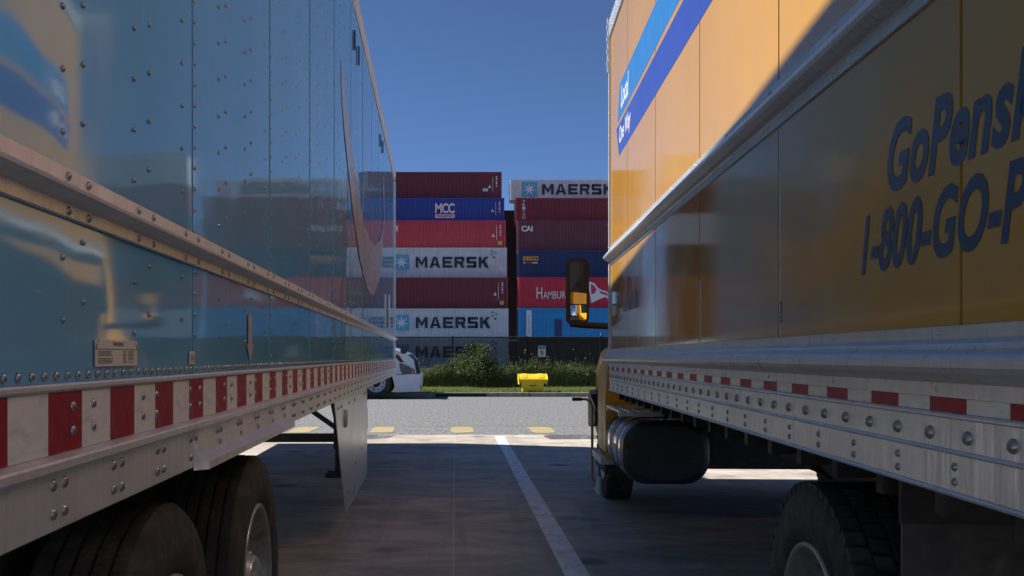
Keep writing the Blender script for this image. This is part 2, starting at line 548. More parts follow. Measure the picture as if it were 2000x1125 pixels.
mv = MB(); nx, ny = 60, 8
for j in range(ny+1):
    for i in range(nx+1):
        x = -30+60*i/nx; y = 33.18+ (46-33.18)*j/ny
        z = .115 + .05*noise.noise(Vector((x*.5, y*.7, 0))) * (1 if j else 0)
        if y > 41: z += (y-41)*.05
        mv.v.append((x, y, z))
for j in range(ny):
    for i in range(nx):
        a = j*(nx+1)+i; mv.f.append([a, a+1, a+nx+2, a+nx+1]); mv.s.append(True)
verge = tag(mv.build('grass_verge', MATS['soil']), kind='structure')
cy = MB().poly([(-120,46,.34),(120,46,.34),(120,180,.34),(-120,180,.34)]).build('container_yard', MATS['road_asphalt'])
tag(cy, kind='structure')

# ================================================================== SEMI TRAILER (left)
# local frame: x=0 outer skin (outward +x), y forward, z up
TY = lambda px: 1232.0/(850.0-px)                       # pixel column -> local y, used for measured positions
def TZ(px, py): return CAM_H + (696.0-py)*TY(px)/2000.0
trailer = empty('semi_trailer', (-.616, 0, 0), .02)
tag(trailer, 'blue riveted semi trailer with red and white tape along its lower rail', 'trailer')
REAR, FRONT = -.55, 15.60
SEAMS = [REAR] + [2.6 + 1.22*k for k in range(-2, 11)] + [FRONT]
# skin panels, softly buckled between the posts
for i in range(len(SEAMS)-1):
    y0, y1 = SEAMS[i]+.005, SEAMS[i+1]-.005
    ny, nz = 26, 56
    tl_ = random.uniform(-.0035,.0035); bow_ = random.uniform(-.0015,.0020)
    if y0 > 7: ny, nz = 12, 30
    mb = MB()
    for a in range(ny+1):
        for b in range(nz+1):
            u = a/ny; w = b/nz
            y = y0+(y1-y0)*u; z = 1.250+(3.98-1.250)*w
            bay = math.sin(math.pi*min(1, max(0, ((y-SEAMS[i]) % .405)/.405)))
            d = .0012*bay*noise.noise(Vector((i*5.3, y*2.2, z*1.1))) + .0019*noise.noise(Vector((i*3.7+9, y*2.6, z*1.7))) + .0007*noise.noise(Vector((i, y*6, z*4.5)))
            edge = min(1, 8*min(u, 1-u), 8*min(w, 1-w))
            mb.v.append((d*edge + tl_*(u-.5)*.6 + bow_*math.sin(math.pi*u)*.6 - .001, y, z))
    for a in range(ny):
        for b in range(nz):
            k = a*(nz+1)+b; mb.f.append([k, k+nz+1, k+nz+2, k+1]); mb.s.append(True)
    # folded edge returns
    for yy, s in ((y0, -1), (y1, 1)):
        mb.add([(0,yy,1.25),(-.006,yy,1.25),(-.006,yy,3.98),(0,yy,3.98)], [(0,1,2,3)])
    mb.build('side_panel', MATS['trailer_blue'], trailer, fix=False)
body = MB(); body.box(-2.58, -.0075, REAR, FRONT, 1.25, 4.06)
body.build('body_core', MATS['seam_dark'], trailer)
MB().box(-2.595, -.012, FRONT+.001, FRONT+.03, 1.02, 4.07).build('front_wall', MATS['tractor_white'], trailer, bevel=.01)
MB().box(-2.55, -.04, REAR, FRONT, 4.061, 4.075).build('roof_sheet', MATS['rail_alu'], trailer)
MB().box(-2.60, -2.581, REAR, FRONT, 1.02, 4.06).build('far_side_panel', MATS['trailer_blue'], trailer)
MB().box(-.02,.014,FRONT-.07,FRONT+.012,1.258,3.95).build('corner_post', MATS['rail_alu'], trailer, bevel=.005)
# top rail
prof = [(-.05,4.11),(.012,4.11),(.016,4.10),(.016,4.045),(.008,4.04),(.008,3.965),(.002,3.955)]
MB().strip_y(prof, REAR, FRONT+.02).build('top_rail', MATS['rail_alu'], trailer)
# rub rail
prof = [(.002,1.612),(.008,1.611),(.009,1.582),(.020,1.580),(.040,1.573),(.045,1.569),(.044,1.564),(.034,1.560),(.014,1.554),(.009,1.552),(.009,1.531),(.002,1.529)]
MB().strip_y(prof, REAR, FRONT).build('rub_rail', MATS['rail_alu'], trailer)
# bottom rail
prof = [(.001,1.256),(.014,1.256),(.016,1.253),(.016,1.247),(.012,1.2435),(.006,1.2425),(.006,1.1425),(.012,1.141),(.024,1.137),(.026,1.133),(.026,1.121),(.022,1.118),(.008,1.116),(.007,1.022),(.004,1.019),(-.06,1.019),(-.06,1.03)]
MB().strip_y(prof, REAR, FRONT).build('bottom_rail', MATS['rail_alu'], trailer)
# reflective tape blocks along the rail
L = .1535
y = TY(85/1.0) - L*18
y = 1.6104 - L*14; red = True
k = 0
tape_mesh = {}
while y < FRONT-.05:
    if y > REAR:
        key = 'tape_red' if k % 2 == 0 else 'tape_white'
        if key not in tape_mesh:
            tape_mesh[key] = MB().box(.0062,.0078, .0008, L-.0008, 1.1435, 1.2415).mesh('reflective_tape')
        o = obj_from('reflective_tape', tape_mesh[key], trailer, MATS[key]); o.location = (0, y, 0)
    y += L; k += 1
# sliding tandem reinforcement angle
prof = [(.008,1.079),(.016,1.079),(.017,1.052),(.045,1.040),(.047,1.036),(.047,1.016),(.007,1.012)]
MB().strip_y(prof, 2.58, 4.15).poly([(p[0],2.58,p[1]) for p in prof]).poly([(p[0],4.15,p[1]) for p in prof]).build('reinforcement_strip', MATS['rail_alu'], trailer)
# floor crossmembers under the deck
for k in range(44):
    y = REAR+.15+k*.37
    if y < FRONT-.1: MB().box(-2.5,-.10,y,y+.05,1.021,1.12).build('crossmember', MATS['chassis'], trailer)
MB().box(-2.5,-.07,REAR,FRONT,1.125,1.2).build('deck', MATS['chassis'], trailer)
# rivets
riv = []                                                # (x, y, z, radius)
for i in range(len(SEAMS)-1):
    ys0 = SEAMS[i]
    z = 1.30
    while z < 3.93:
        if not 1.52 < z < 1.62: riv.append((0, ys0+.022, z, .0060))
        z += .0535
    for c, off in ((.315,0),(.413,.035),(.717,-.012),(.826,.03),(1.112,.02)):
        z = 1.36 + off if c != 1.112 else 1.39
        while z < 3.93:
            if not 1.515 < z < 1.625: riv.append((0, ys0+c, z, .0057))
            z += .104
    for c in (.022,.315,.413,.717,.826,1.112):
        riv.append((.009, ys0+c, 1.598, .0078)); riv.append((.009, ys0+c, 1.541, .0078))
y = REAR+.03
while y < FRONT-.03:
    riv.append((0, y, 1.2685, .0076)); y += .0508
y = 1.63-.305*7
while y < FRONT-.1:
    for dy in (0, .05):
        for z in (1.095, 1.049):
            if 2.56 < y < 4.2 and z < 1.06: riv.append((.017, y, 1.066, .0095)) if dy == 0 else None
            else: riv.append((.0075, y+dy, z, .0105))
    y += .305
y = 1.718-.41*5
while y < FRONT-.1:
    for dy in (0, .103):
        for z in (1.217, 1.176): riv.append((.0078, y+dy, z, .0088))
    y += .41
riv = [r for r in riv if REAR < r[1] < FRONT]
def in_view_t(r):
    return r[1] > 1.43 and r[2] < CAM_H+700*r[1]/2000 and r[2] > CAM_H-430*r[1]/2000
vis = sorted([r for r in riv if in_view_t(r)], key=lambda r: r[1]/r[3])
near = set(vis[:295])
dm = {}
for (x, y, z, r) in vis[:295]:
    if r not in dm: dm[r] = dome(r, r*.62, 10)
    o = obj_from('rivet', dm[r], trailer, MATS['rivet_steel']); o.location = (x, y, z)
mb = MB()
for rr in riv:
    if rr in near: continue
    x, y, z, r = rr
    if y > 7 and z > 1.26: r *= .72
    n = 6; ring = [(x+.0002, y+r*math.cos(2*math.pi*k/n), z+r*math.sin(2*math.pi*k/n)) for k in range(n)]
    ring2 = [(x+r*.5, y+r*.55*math.cos(2*math.pi*k/n), z+r*.55*math.sin(2*math.pi*k/n)) for k in range(n)]
    mb.add(ring+ring2, [(k, (k+1) % n, n+(k+1) % n, n+k) for k in range(n)]+[tuple(range(n, 2*n))], True)
o = mb.build('small_rivets', MATS['rivet_steel'], trailer, fix=False); o['kind'] = 'stuff'

# painted curved mark (swoosh), laid on the skin
def tp(px, py, x=.0035): return (x, TY(px), TZ(px, py))
left = [(665.6,116),(665.5,160),(668,210),(672.3,262),(676,295),(679,324),(683,362),(687,399),(690,425),(694,450),(698,475),(701.7,504),(706.7,524),(713,552),(719,569),(726.6,577)]
right = [(666.2,117),(672,160),(677,210),(683,262),(687,295),(691.7,324),(698,362),(704,399),(708,425),(714,448),(721,468),(731.5,479),(741,469),(746.5,450),(749,425),(747.5,345)]
outer2 = [(726.6,577),(731.5,572),(736.5,559),(741.5,539),(745,500),(748.5,465),(750.5,435),(750,385),(748,345)]
mb = MB()
a = left; b = right[:12]
# left limb as a ribbon: match by fraction
def interp(pts, t):
    t *= len(pts)-1; i = min(int(t), len(pts)-2); f = t-i
    return (pts[i][0]+(pts[i+1][0]-pts[i][0])*f, pts[i][1]+(pts[i+1][1]-pts[i][1])*f)
NS = 40
limb1 = [(interp(left, t/NS), interp(b, t/NS)) for t in range(NS+1)]
limb2 = [(interp(outer2, t/NS), interp(right[11:], t/NS)) for t in range(NS+1)]
for limb in (limb1, limb2):
    vs = []
    for p, q in limb: vs += [tp(*p), tp(*q)]
    mb.add(vs, [(2*i, 2*i+1, 2*i+3, 2*i+2) for i in range(len(limb)-1)], True)
mb.build('curved_mark', MATS['decal_tan'], trailer)
# small downward arrow
ya, yb = TY(482), TY(492); ym = (ya+yb)/2; za, zb, zc = TZ(487,615), TZ(487,672), TZ(487,706)
MB().prism([(ym-.034,za),(ym+.034,za),(ym+.034,zb),(ym+.066,zb),(ym,zc),(ym-.066,zb),(ym-.034,zb)], 'x', .0025, .0035).build('arrow_mark', MATS['decal_tan'], trailer)
# warning label
y0, y1 = TY(183), TY(265); z0, z1 = TZ(183,716), TZ(183,662)
lb = MB().box(.0020,.0032,y0,y1,z0,z1).build('warning_label', MATS['label_white'], trailer)
m = MB(); H = z1-z0; W = y1-y0
m.poly([(.0036,y0-.002,z1-H*.35),(.0036,y0+.02,z1+.002),(.0036,y0+.022,z1+.002),(.0036,y0+.004,z1-H*.35)])
m.poly([(.0036,y1+.002,z1-H*.35),(.0036,y1-.012,z1-.003),(.0036,y1-.014,z1-.003),(.0036,y1-.004,z1-H*.35)])
m.poly([(.0036,y0,z1-H*.37),(.0036,y1,z1-H*.37),(.0036,y1,z1-H*.345),(.0036,y0,z1-H*.345)])
for r in range(9):
    zz = z1-H*(.45+r*.055)
    for (u0, u1) in ((.05, .34+.06*random.random()), (.62, .70+.05*random.random()), (.76, .9)):
        if random.random() < .9: m.poly([(.0036,y0+W*u0,zz),(.0036,y0+W*u1,zz),(.0036,y0+W*u1,zz+H*.022),(.0036,y0+W*u0,zz+H*.022)])
text_mb('warning', lambda u, v: (.0036, y0+W*(.38+.26*u), z1-H*.24+H*.16*v), m)
m.build('label_print', MATS['label_ink'], lb)
y0, y1 = TY(368), TY(378); z0, z1 = TZ(373,711), TZ(373,686)
lb = MB().box(.0020,.0030,y0,y1,z0,z1).build('small_sticker', MATS['label_white'], trailer)
m = MB()
for r in range(4): m.poly([(.0034,y0+.008,z0+.006+r*.005),(.0034,y1-.008,z0+.006+r*.005),(.0034,y1-.008,z0+.008+r*.005),(.0034,y0+.008,z0+.008+r*.005)])
m.build('sticker_print', MATS['label_ink'], lb)
# small dark strips on the skin under the top rail and near the front edge
for (px, a, b) in ((691.5,60,98),(699.5,91,127),(742.5,262,286),(747,275,299)):
    MB().box(.0015,.012,TY(px)-.02,TY(px)+.02,TZ(px,b),TZ(px,a)).build('hanger_strip', MATS['black_plastic'], trailer, bevel=.004)
MB().box(.004,.03,TY(757)-.06,TY(757)+.06,TZ(757,642),TZ(757,575)).build('document_holder', MATS['rail_alu'], trailer, bevel=.008)
# side skirt plate
sk = MB().prism([(6.5,1.016),(9.62,1.016),(9.62,.215),(9.3,.19),(7.32,.175)], 'x', -.03, -.024).build('side_skirt', MATS['skirt_alu'], trailer)
for (yy, zz) in ((6.75,.96),(6.98,.96),(7.6,.96),(8.1,.96),(9.2,.97),(9.4,.97),(8.2,.45),(8.9,.50),(7.5,.30)):
    o = obj_from('rivet', dome(.014,.008,8), sk, MATS['rivet_steel']); o.location = (-.024, yy, zz)
MB().lathe([(-.023,.001),(-.010,.05),(-.006,.055),(-.010,.062),(-.024,.064)], (0,7.25,.86), 'x', 24).build('marker_lamp', MATS['decal_tan'], sk)
# landing gear
lg = empty('landing_gear', (0, 11.1, 0)); lg.parent = trailer
for x in (-.42, -2.1):
    m = MB(); m.box(x-.06,x+.06,-.06,.06,.30,1.02); m.box(x-.045,x+.045,-.045,.045,.05,.30); m.build('leg', MATS['chassis'], lg, bevel=.008)
    MB().box(x-.14,x+.14,-.13,.13,0.002,.05).build('foot', MATS['chassis'], lg, bevel=.01)
    m = MB(); m.bar((x,-.06,.5),(x,-1.05,1.02),.05); m.bar((x,.06,.5),(x,.75,1.02),.05); m.build('brace', MATS['chassis'], lg)
m = MB(); m.bar((-.42,0,.42),(-2.1,0,.42),.09); m.bar((-.42,0,.5),(-1.2,0,1.05),.05); m.bar((-2.1,0,.5),(-1.3,0,1.05),.05); m.build('cross_brace', MATS['chassis'], lg)
MB().tube([(-.36,-.02,.78),(-.16,-.02,.78),(-.13,-.02,.74),(-.13,-.02,.52)],.014).build('crank_handle', MATS['chassis'], lg)
# tandem bogie and wheels
def trailer_tyre(R0=.47, w=.265):
    """highway tyre: ribs and grooves; axial x from 0 (outer face) to -w"""
    p = [(-.03,.285),(-.012,.30),(0,.36),(-.002,.41),(-.012,.445),(-.028,.463)]
    xs_ = -.034; rib = (w-.068-4*.008)/5
    for i in range(5):
        p += [(xs_, R0-.002 if i in (0,4) else R0), (xs_-rib, R0-.002 if i in (0,4) else R0)]
        xs_ -= rib
        if i < 4:
            p += [(xs_-.0008, R0-.013), (xs_-.0072, R0-.013)]; xs_ -= .008
    p += [(-w+.028,.463),(-w+.012,.445),(-w+.002,.41),(-w,.36),(-w+.012,.30),(-w+.03,.285)]
    return p
def rim_prof():
    return [(-.030,.292),(-.012,.292),(-.008,.283),(-.014,.274),(-.030,.268),(-.055,.258),(-.10,.248),(-.115,.225),(-.105,.18),(-.095,.14),(-.09,.11),(-.03,.105),(-.015,.09),(-.012,.001)]
bog = MB()
for x in (-.62, -1.97): bog.box(x-.05,x+.05,1.3,5.0,.80,.98)
for y in (2.52, 3.75): bog.box(-2.3,-.30,y-.065,y+.065,.40,.53)
bog.build('bogie_frame', MATS['chassis'], trailer)
for y in (2.52, 3.75):
    for (x, sgn) in ((-.02, 1), (-2.57, -1)):
        w = empty('wheel', (x, y, .468)); w.parent = trailer
        if sgn < 0: w.rotation_euler = (0,0,math.pi)
        for dx in (0, -.335):
            t = MB(); pr = trailer_tyre()
            t.lathe(pr[:7], (dx,0,0), 'x', 96); t.lathe(pr[-7:], (dx,0,0), 'x', 96)
            for q in range(6, len(pr)-7): t.lathe(pr[q:q+2], (dx,0,0), 'x', 96)
            # thin sipes across the ribs
            tm = t.build('tyre', MATS['rubber'], w)
            sip = MB()
            if dx == 0 or y < 3:
                for k in range(120):
                    a = 2*math.pi*k/120
                    for (xa, xb) in ((-.074,-.050),(-.118,-.092),(-.160,-.134),(-.202,-.176)):
                        ca, sa = math.cos(a), math.sin(a); ca2, sa2 = math.cos(a+.012), math.sin(a+.012)
                        r_ = .4706
                        sip.poly([(xa,r_*ca,r_*sa),(xb,r_*ca2,r_*sa2),(xb,r_*math.cos(a+.017),r_*math.sin(a+.017)),(xa,r_*math.cos(a+.005),r_*math.sin(a+.005))])
                s_ = sip.build('sipes', MATS['seam_dark'], tm); s_['kind'] = 'stuff'
        MB().lathe(rim_prof(), (0,0,0), 'x', 64).build('rim', MATS['rim_alu'], w)
        nut = MB().lathe([(-.105,.017),(-.062,.017),(-.055,.010),(-.054,.001)], (0,0,0), 'x', 8).mesh('lug_nut')
        for k in range(10):
            o = obj_from('lug_nut', nut, w, MATS['rivet_steel']); a = 2*math.pi*k/10; o.location = (0, .1425*math.cos(a), .1425*math.sin(a))

# ================================================================== BOX TRUCK (right)
# local frame: x=0 outer skin (outward is -x), y forward
BY = lambda px: 1694.0/(px-975.0)
def BZ(px, py): return CAM_H + (696.0-py)*BY(px)/2000.0
truck = empty('box_truck', (.847, 0, 0), -.0425)
tag(truck, 'yellow rental box truck with blue stripes and silver rails, parked at right', 'truck')
BREAR, BFRONT = -.10, 7.84
BS = [BREAR, .655, 1.88, 3.105, 4.33, 5.555, 6.78, BFRONT]
for i in range(len(BS)-1):
    y0, y1 = BS[i]+.006, BS[i+1]-.006
    ny, nz = 14, 28; mb = MB()
    for a in range(ny+1):
        for b in range(nz+1):
            u = a/ny; w = b/nz; y = y0+(y1-y0)*u; z = 1.345+(3.74-1.345)*w
            d = .0008*noise.noise(Vector((i*4.1, y*1.6, z*1.2)))+.00025*noise.noise(Vector((i, y*6, z*4)))
            e = min(1, 6*min(u, 1-u)); mb.v.append((-d*e, y, z))
    for a in range(ny):
        for b in range(nz):
            k = a*(nz+1)+b; mb.f.append([k, k+1, k+nz+2, k+nz+1]); mb.s.append(True)
    for yy in (y0, y1): mb.add([(0,yy,1.345),(.006,yy,1.345),(.006,yy,3.74),(0,yy,3.74)], [(0,1,2,3)])
    mb.build('side_panel', MATS['truck_yellow'], truck, fix=False)
    if i: MB().box(-.0012,.003,BS[i]-.018,BS[i]-.0065,1.36,1.99 if i == 3 else 1.62).build('seam_trim', MATS['truck_alu'], truck) if i in (3,4) else None
MB().box(.0075,2.52,BREAR,BFRONT-.02,1.20,3.80).build('body_core', MATS['seam_dark'], truck)
MB().box(.02,2.50,BFRONT-.019,BFRONT+.0,1.20,3.80).build('front_wall', MATS['truck_yellow'], truck)
MB().box(2.521,2.545,BREAR,BFRONT,1.04,3.80).build('far_side_panel', MATS['truck_yellow'], truck)
MB().box(.03,2.5,BREAR,BFRONT,3.801,3.82).build('roof_sheet', MATS['truck_alu'], truck)
# rails (profile given as outward distance)
def orail(name, prof, y0, y1, mat='truck_alu', smooth=False):
    m = MB(); m.strip_y([(-p, z) for p, z in prof], y0, y1, smooth)
    return m.build(name, MATS[mat], truck)
orail('top_rail', [(-.04,3.865),(.005,3.865),(.012,3.855),(.012,3.80),(.016,3.79),(.010,3.735),(.0,3.728)], BREAR, BFRONT+.012)
orail('middle_rail', [(.001,2.133),(.006,2.132),(.007,2.104),(.018,2.099),(.040,2.074),(.050,2.062),(.052,2.054),(.047,2.045),(.028,2.032),(.012,2.026),(.007,2.020),(.007,1.996),(.001,1.994)], BREAR, BFRONT+.02)
orail('base_wear_rail', [(.001,1.357),(.007,1.357),(.007,1.333),(.016,1.329),(.026,1.323),(.029,1.319),(.030,1.313),(.040,1.308),(.046,1.304),(.051,1.299),(.053,1.293),(.053,1.280),(.048,1.270),(.036,1.261),(.018,1.254),(.008,1.250),(.008,1.2235),(.002,1.2225)], BREAR, BFRONT+.03)
orail('base_rail', [(-.02,1.30),(.0015,1.30),(.0015,1.195),(.007,1.194),(.010,1.190),(.010,1.187),(.007,1.184),(.0025,1.183),(.0025,1.127),(.007,1.126),(.010,1.122),(.007,1.118),(.0025,1.117),(.0025,1.050),(.008,1.049),(.011,1.045),(.008,1.040),(-.05,1.038)], BREAR, BFRONT+.005)
# reflective tape
L2 = .158; y = 1.851-L2*12; k = 0; tmesh = {}
while y < BFRONT-.16:
    key = 'tape_red' if k % 2 == 0 else 'tape_white'
    if key not in tmesh: tmesh[key] = MB().box(-.0030,-.0018,.0006,L2-.0006,1.1955,1.2222).mesh('reflective_tape')
    o = obj_from('reflective_tape', tmesh[key], truck, MATS[key]); o.location = (0,y,0)
    y += L2; k += 1
# rivets on the rails
big = dome(.0135,.010,14); small = dome(.0085,.006,8); tiny = dome(.0055,.004,8)
def put(mesh, x, y, z, mat='truck_alu', name='rivet'):
    o = obj_from(name, mesh, truck, MATS[mat]); o.location = (x,y,z); o.rotation_euler = (0,0,math.pi); return o
y = 1.845-.163*10
while y < BFRONT-.05: put(big, -.0025, y, 1.152, 'rivet_steel'); y += .163
y = 1.90-.27*6
while y < BFRONT-.1:
    for z in (1.095,1.067):
        put(small, -.0025, y, z, 'rivet_steel', 'bolt')
    y += .27
y = 1.96-.61*3
while y < BFRONT-.1:
    put(tiny, -.007, y, 1.345); put(tiny, -.008, y+.005, 1.237); y += .61
y = 1.96-.61*3
while y < BFRONT-.1:
    put(tiny, -.007, y, 2.118); put(tiny, -.007, y+.01, 2.008); y += .61
y = .3
while y < BFRONT: put(tiny, -.014, y, 3.76); put(tiny, -.014, y+.02, 3.83); y += .13
# corner post at the front
m = MB(); m.box(-.012,.05,BFRONT-.045,BFRONT+.012,1.36,3.80); m.build('corner_post', MATS['truck_alu'], truck, bevel=.005)
z = 1.45
while z < 3.7: put(tiny, -.012, BFRONT-.015, z, 'rivet_steel'); z += .17
m = MB()
for k in range(9):
    z = 3.47+.047*k; m.box(-.022-.004*(k % 2),.02,BFRONT-.03,BFRONT+.022,z,z+.04)
m.build('corner_casting', MATS['truck_alu'], truck, bevel=.006)
# rear frame
MB().box(-.014,.06,BREAR-.08,BREAR-.001,1.04,3.85).build('rear_post', MATS['truck_alu'], truck, bevel=.005)
# stripes and lettering
def bp(y, z, x=-.0011): return (x, y, z)
m = MB(); m.poly([bp(7.20,3.212),bp(BREAR+.4,3.212),bp(BREAR+.4,2.972),bp(7.34,2.972)]); m.build('light_blue_stripe', MATS['stripe_light_blue'], truck)
m = MB(); m.poly([bp(7.40,2.938),bp(BREAR+.4,2.938),bp(BREAR+.4,2.716),bp(7.24,2.716)]); m.build('dark_blue_stripe', MATS['stripe_dark_blue'], truck)
text_mb('local', lambda u, v: (-.0016, 7.12-.42*u, 3.02+.15*v)).build('lettering', MATS['print_white'], truck)
text_mb('oneway', lambda u, v: (-.0016, 7.22-.62*u, 2.76+.15*v)).build('lettering', MATS['print_white'], truck)
# wide word: cap height .14, starts at the measured columns
w1 = 1.06; text_mb('gopenske', lambda u, v: (-.0011, 2.235-w1*u, 1.652+.150*v)).build('lettering', MATS['navy_print'], truck)
w2 = 1.20; text_mb('phone', lambda u, v: (-.0011, 2.395-w2*u, 1.487+.138*v)).build('lettering', MATS['navy_print'], truck)
m = MB()
for k in range(15):
    if k in (4, 10): continue
    ya_ = 7.02-.052*k; m.poly([bp(ya_, 1.60), bp(ya_-.034, 1.60), bp(ya_-.034-.02, 1.60+.10+.03*((k*7) % 3 == 0)), bp(ya_-.02, 1.60+.10+.03*((k*7) % 3 == 0))])
m.build('small_lettering', MATS['navy_print'], truck)
m = MB()
for k in range(5): m.poly([bp(3.09, 1.40+.014*k), bp(3.07, 1.40+.014*k), bp(3.07, 1.409+.014*k), bp(3.09, 1.409+.014*k)])
m.build('small_lettering', MATS['label_ink'], truck)
# chassis
ch = MB()
for x in (.82, 1.68): ch.box(x-.04,x+.04,BREAR,10.6,.76,1.03)
ch.box(.05,2.45,BREAR,BFRONT-.1,1.05,1.19)
ch.build('frame_rail', MATS['chassis'], truck)
for k in range(24):
    y = .1+k*.32
    if y < BFRONT-.1: MB().box(.03,2.46,y,y+.045,.985,1.049).build('cross_sill', MATS['chassis'], truck)
m = MB(); m.lathe([(-1.1,.001),(-1.1,.075),(-.3,.09),(-.28,.2),(0,.26),(.28,.2),(.3,.09),(1.1,.075),(1.1,.001)],(1.26,3.0,.46),'x',20); m.build('rear_axle', MATS['chassis'], truck)
m = MB()
for x in (.72,1.78):
    for t in range(5): m.bar((x,3.0-.75+.09*t,.66+.02*t),(x,3.0+.75-.09*t,.66+.02*t),.075,.016)
    m.box(x-.05,x+.05,3.7,3.85,.62,.80); m.box(x-.05,x+.05,2.2,2.32,.62,.80)
m.build('leaf_spring', MATS['chassis'], truck)
m = MB(); m.tube([(.62,3.75,.87),(.62,4.4,.87)],.10,14); m.tube([(.62,4.6,.87),(.62,5.1,.87)],.10,14); m.build('air_tank', MATS['chassis'], truck)
# wheels with lugged drive tyres
def drive_tyre(R0=.47, w=.26, x0=0):
    """shoulder lugs are real blocks standing out of the tread"""
    mb = MB(); n = 108
    prof = [(.03,.285),(.012,.30),(.001,.33),(0,.345),(.003,.350),(.001,.37),(.0,.395),(.004,.400),(.004,.415),(.010,.435),(.020,.452),(.030,R0-.016),(w*.5,R0-.012),(w-.030,R0-.016),(w-.010,.435),(w,.37),(w-.012,.30),(w-.03,.285)]
    mb.lathe([(x0+a, r) for a, r in prof], (0,0,0), 'x', n)
    return mb
def lug_mesh():
    mb = MB(); R0 = .47
    nb = 54
    for k in range(nb):
        for (xa, xb, sh) in ((.016,.068,0),(.078,.124,.5),(.136,.182,0),(.192,.244,.5)):
            a0 = 2*math.pi*(k+sh)/nb; a1 = a0+2*math.pi/nb*.74
            vs = []
            for r in (R0-.022, R0):
                for (xx, aa) in ((xa,a0),(xb,a0+.012),(xb,a1+.012),(xa,a1)): vs.append((xx, r*math.cos(aa), r*math.sin(aa)))
            mb.add(vs, [(0,1,2,3),(4,5,6,7),(0,1,5,4),(1,2,6,5),(2,3,7,6),(3,0,4,7)])
    return mb.mesh('tread_lugs')
lugs = lug_mesh()
def truck_wheel(x, y, flip=False, dual=False, steer=False):
    w = empty('wheel', (x, y, .462)); w.parent = truck
    if flip: w.rotation_euler = (0,0,math.pi)
    for dx in ((0,.34) if dual else (0,)):
        t = drive_tyre(x0=dx).build('tyre', MATS['rubber'], w)
        l = obj_from('tread_lugs', lugs, t, MATS['rubber']); l['kind'] = 'stuff'; l.location = (dx,0,0)
        if dx == 0:
            m = MB()
            uv, fs = TEXTS['ser']
            for base in (2.35, 2.35+math.pi, .4):
                vs = []
                for u, v in uv:
                    a = base-.26*u; r = .352+.030*v
                    vs.append((-.0015+.0, r*math.cos(a), r*math.sin(a)))
                m.add(vs, fs)
            m.build('sidewall_lettering', MATS['rubber'], t)
    if steer:
        prof = [(-.012,.001),(-.01,.075),(.0,.085),(.03,.09),(.03,.13),(.02,.19),(.035,.225),(.03,.268),(.014,.274),(.008,.283),(.012,.292),(.03,.292)]
    else:
        prof = [(-a, r) for a, r in rim_prof()]
    MB().lathe(prof, (0,0,0), 'x', 64).build('rim', MATS['rim_alu' if not steer else 'rim_white'], w)
    nut = MB().lathe([(-.03 if steer else .05,.001),(-.03 if steer else .05,.015),(.03 if steer else .105,.018)],(0,0,0),'x',8).mesh('lug_nut')
    for k in range(10):
        a = 2*math.pi*k/10; o = obj_from('lug_nut', nut, w, MATS['black_plastic' if steer else 'rivet_steel']); o.location = (0,.1425*math.cos(a),.1425*math.sin(a))
    return w
truck_wheel(.045, 3.0, dual=True); truck_wheel(2.475, 3.0, True, True)
truck_wheel(.10, 9.5, steer=True); truck_wheel(2.42, 9.5, True, steer=True)
# mud flap behind the rear wheels
MB().box(.05,.68,2.28,2.292,.22,1.04).build('mud_flap', MATS['black_plastic'], truck)
MB().box(.04,.70,2.26,2.279,.93,1.03).build('flap_bracket', MATS['chassis'], truck)
# fuel tank
def rrect(cx, cz, w, h, r, n=7):
    pts = []
    for (sx, sz, a0) in ((1,1,0),(-1,1,90),(-1,-1,180),(1,-1,270)):
        for k in range(n+1):
            a = R(a0+90*k/n); pts.append((cx+sx*(w/2-r)+r*math.cos(a), cz+sz*(h/2-r)+r*math.sin(a)))
    return pts
tk = empty('fuel_tank', (0, 0, 0)); tk.parent = truck
cx, cz, W_, H_ = .295, .640, .59, .43
m = MB()
sects = [(7.0,.035),(7.012,.012),(7.03,.0),(8.10,0),(8.12,.03)]
rings = [[(p[0], yy, p[1]) for p in rrect(cx, cz, W_-2*ins, H_-2*ins, .17)] for yy, ins in sects]
n = len(rings[0])
for i in range(len(rings)-1):
    m.add(rings[i]+rings[i+1], [(k,(k+1)%n,n+(k+1)%n,n+k) for k in range(n)], True)
m.add(rings[0], [tuple(range(n))]); m.add(rings[-1], [tuple(reversed(range(n)))])
m.build('tank_shell', MATS['tank_black'], tk)
for (ya, yb) in ((7.14,7.22),(7.36,7.50),(7.80,7.90)):
    m = MB(); a = [(p[0],ya,p[1]) for p in rrect(cx,cz,W_+.016,H_+.016,.178)]; b = [(p[0],yb,p[1]) for p in rrect(cx,cz,W_+.016,H_+.016,.178)]
    m.add(a+b, [(k,(k+1)%n,n+(k+1)%n,n+k) for k in range(n)], True)
    a2 = [(p[0],ya,p[1]) for p in rrect(cx,cz,W_-.01,H_-.01,.165)]; b2 = [(p[0],yb,p[1]) for p in rrect(cx,cz,W_-.01,H_-.01,.165)]
    m.add(a+a2, [(k,(k+1)%n,n+(k+1)%n,n+k) for k in range(n)]); m.add(b+b2, [(k,(k+1)%n,n+(k+1)%n,n+k) for k in range(n)])
    m.build('tank_strap', MATS['chrome'], tk)
MB().lathe([(0,.06),(.035,.06),(.045,.05),(.046,.001)],(.36,7.62,.853),'z',20).build('filler_cap', MATS['chrome'], tk)
MB().tube([(.30,7.2,.86),(.34,7.05,.93),(.5,6.9,.97),(.75,6.8,.9)],.014,8).build('fuel_hose', MATS['black_plastic'], tk)
MB().box(-.013,-.0085,7.40,7.47,.60,.67).build('tank_label', MATS['label_white'], tk)
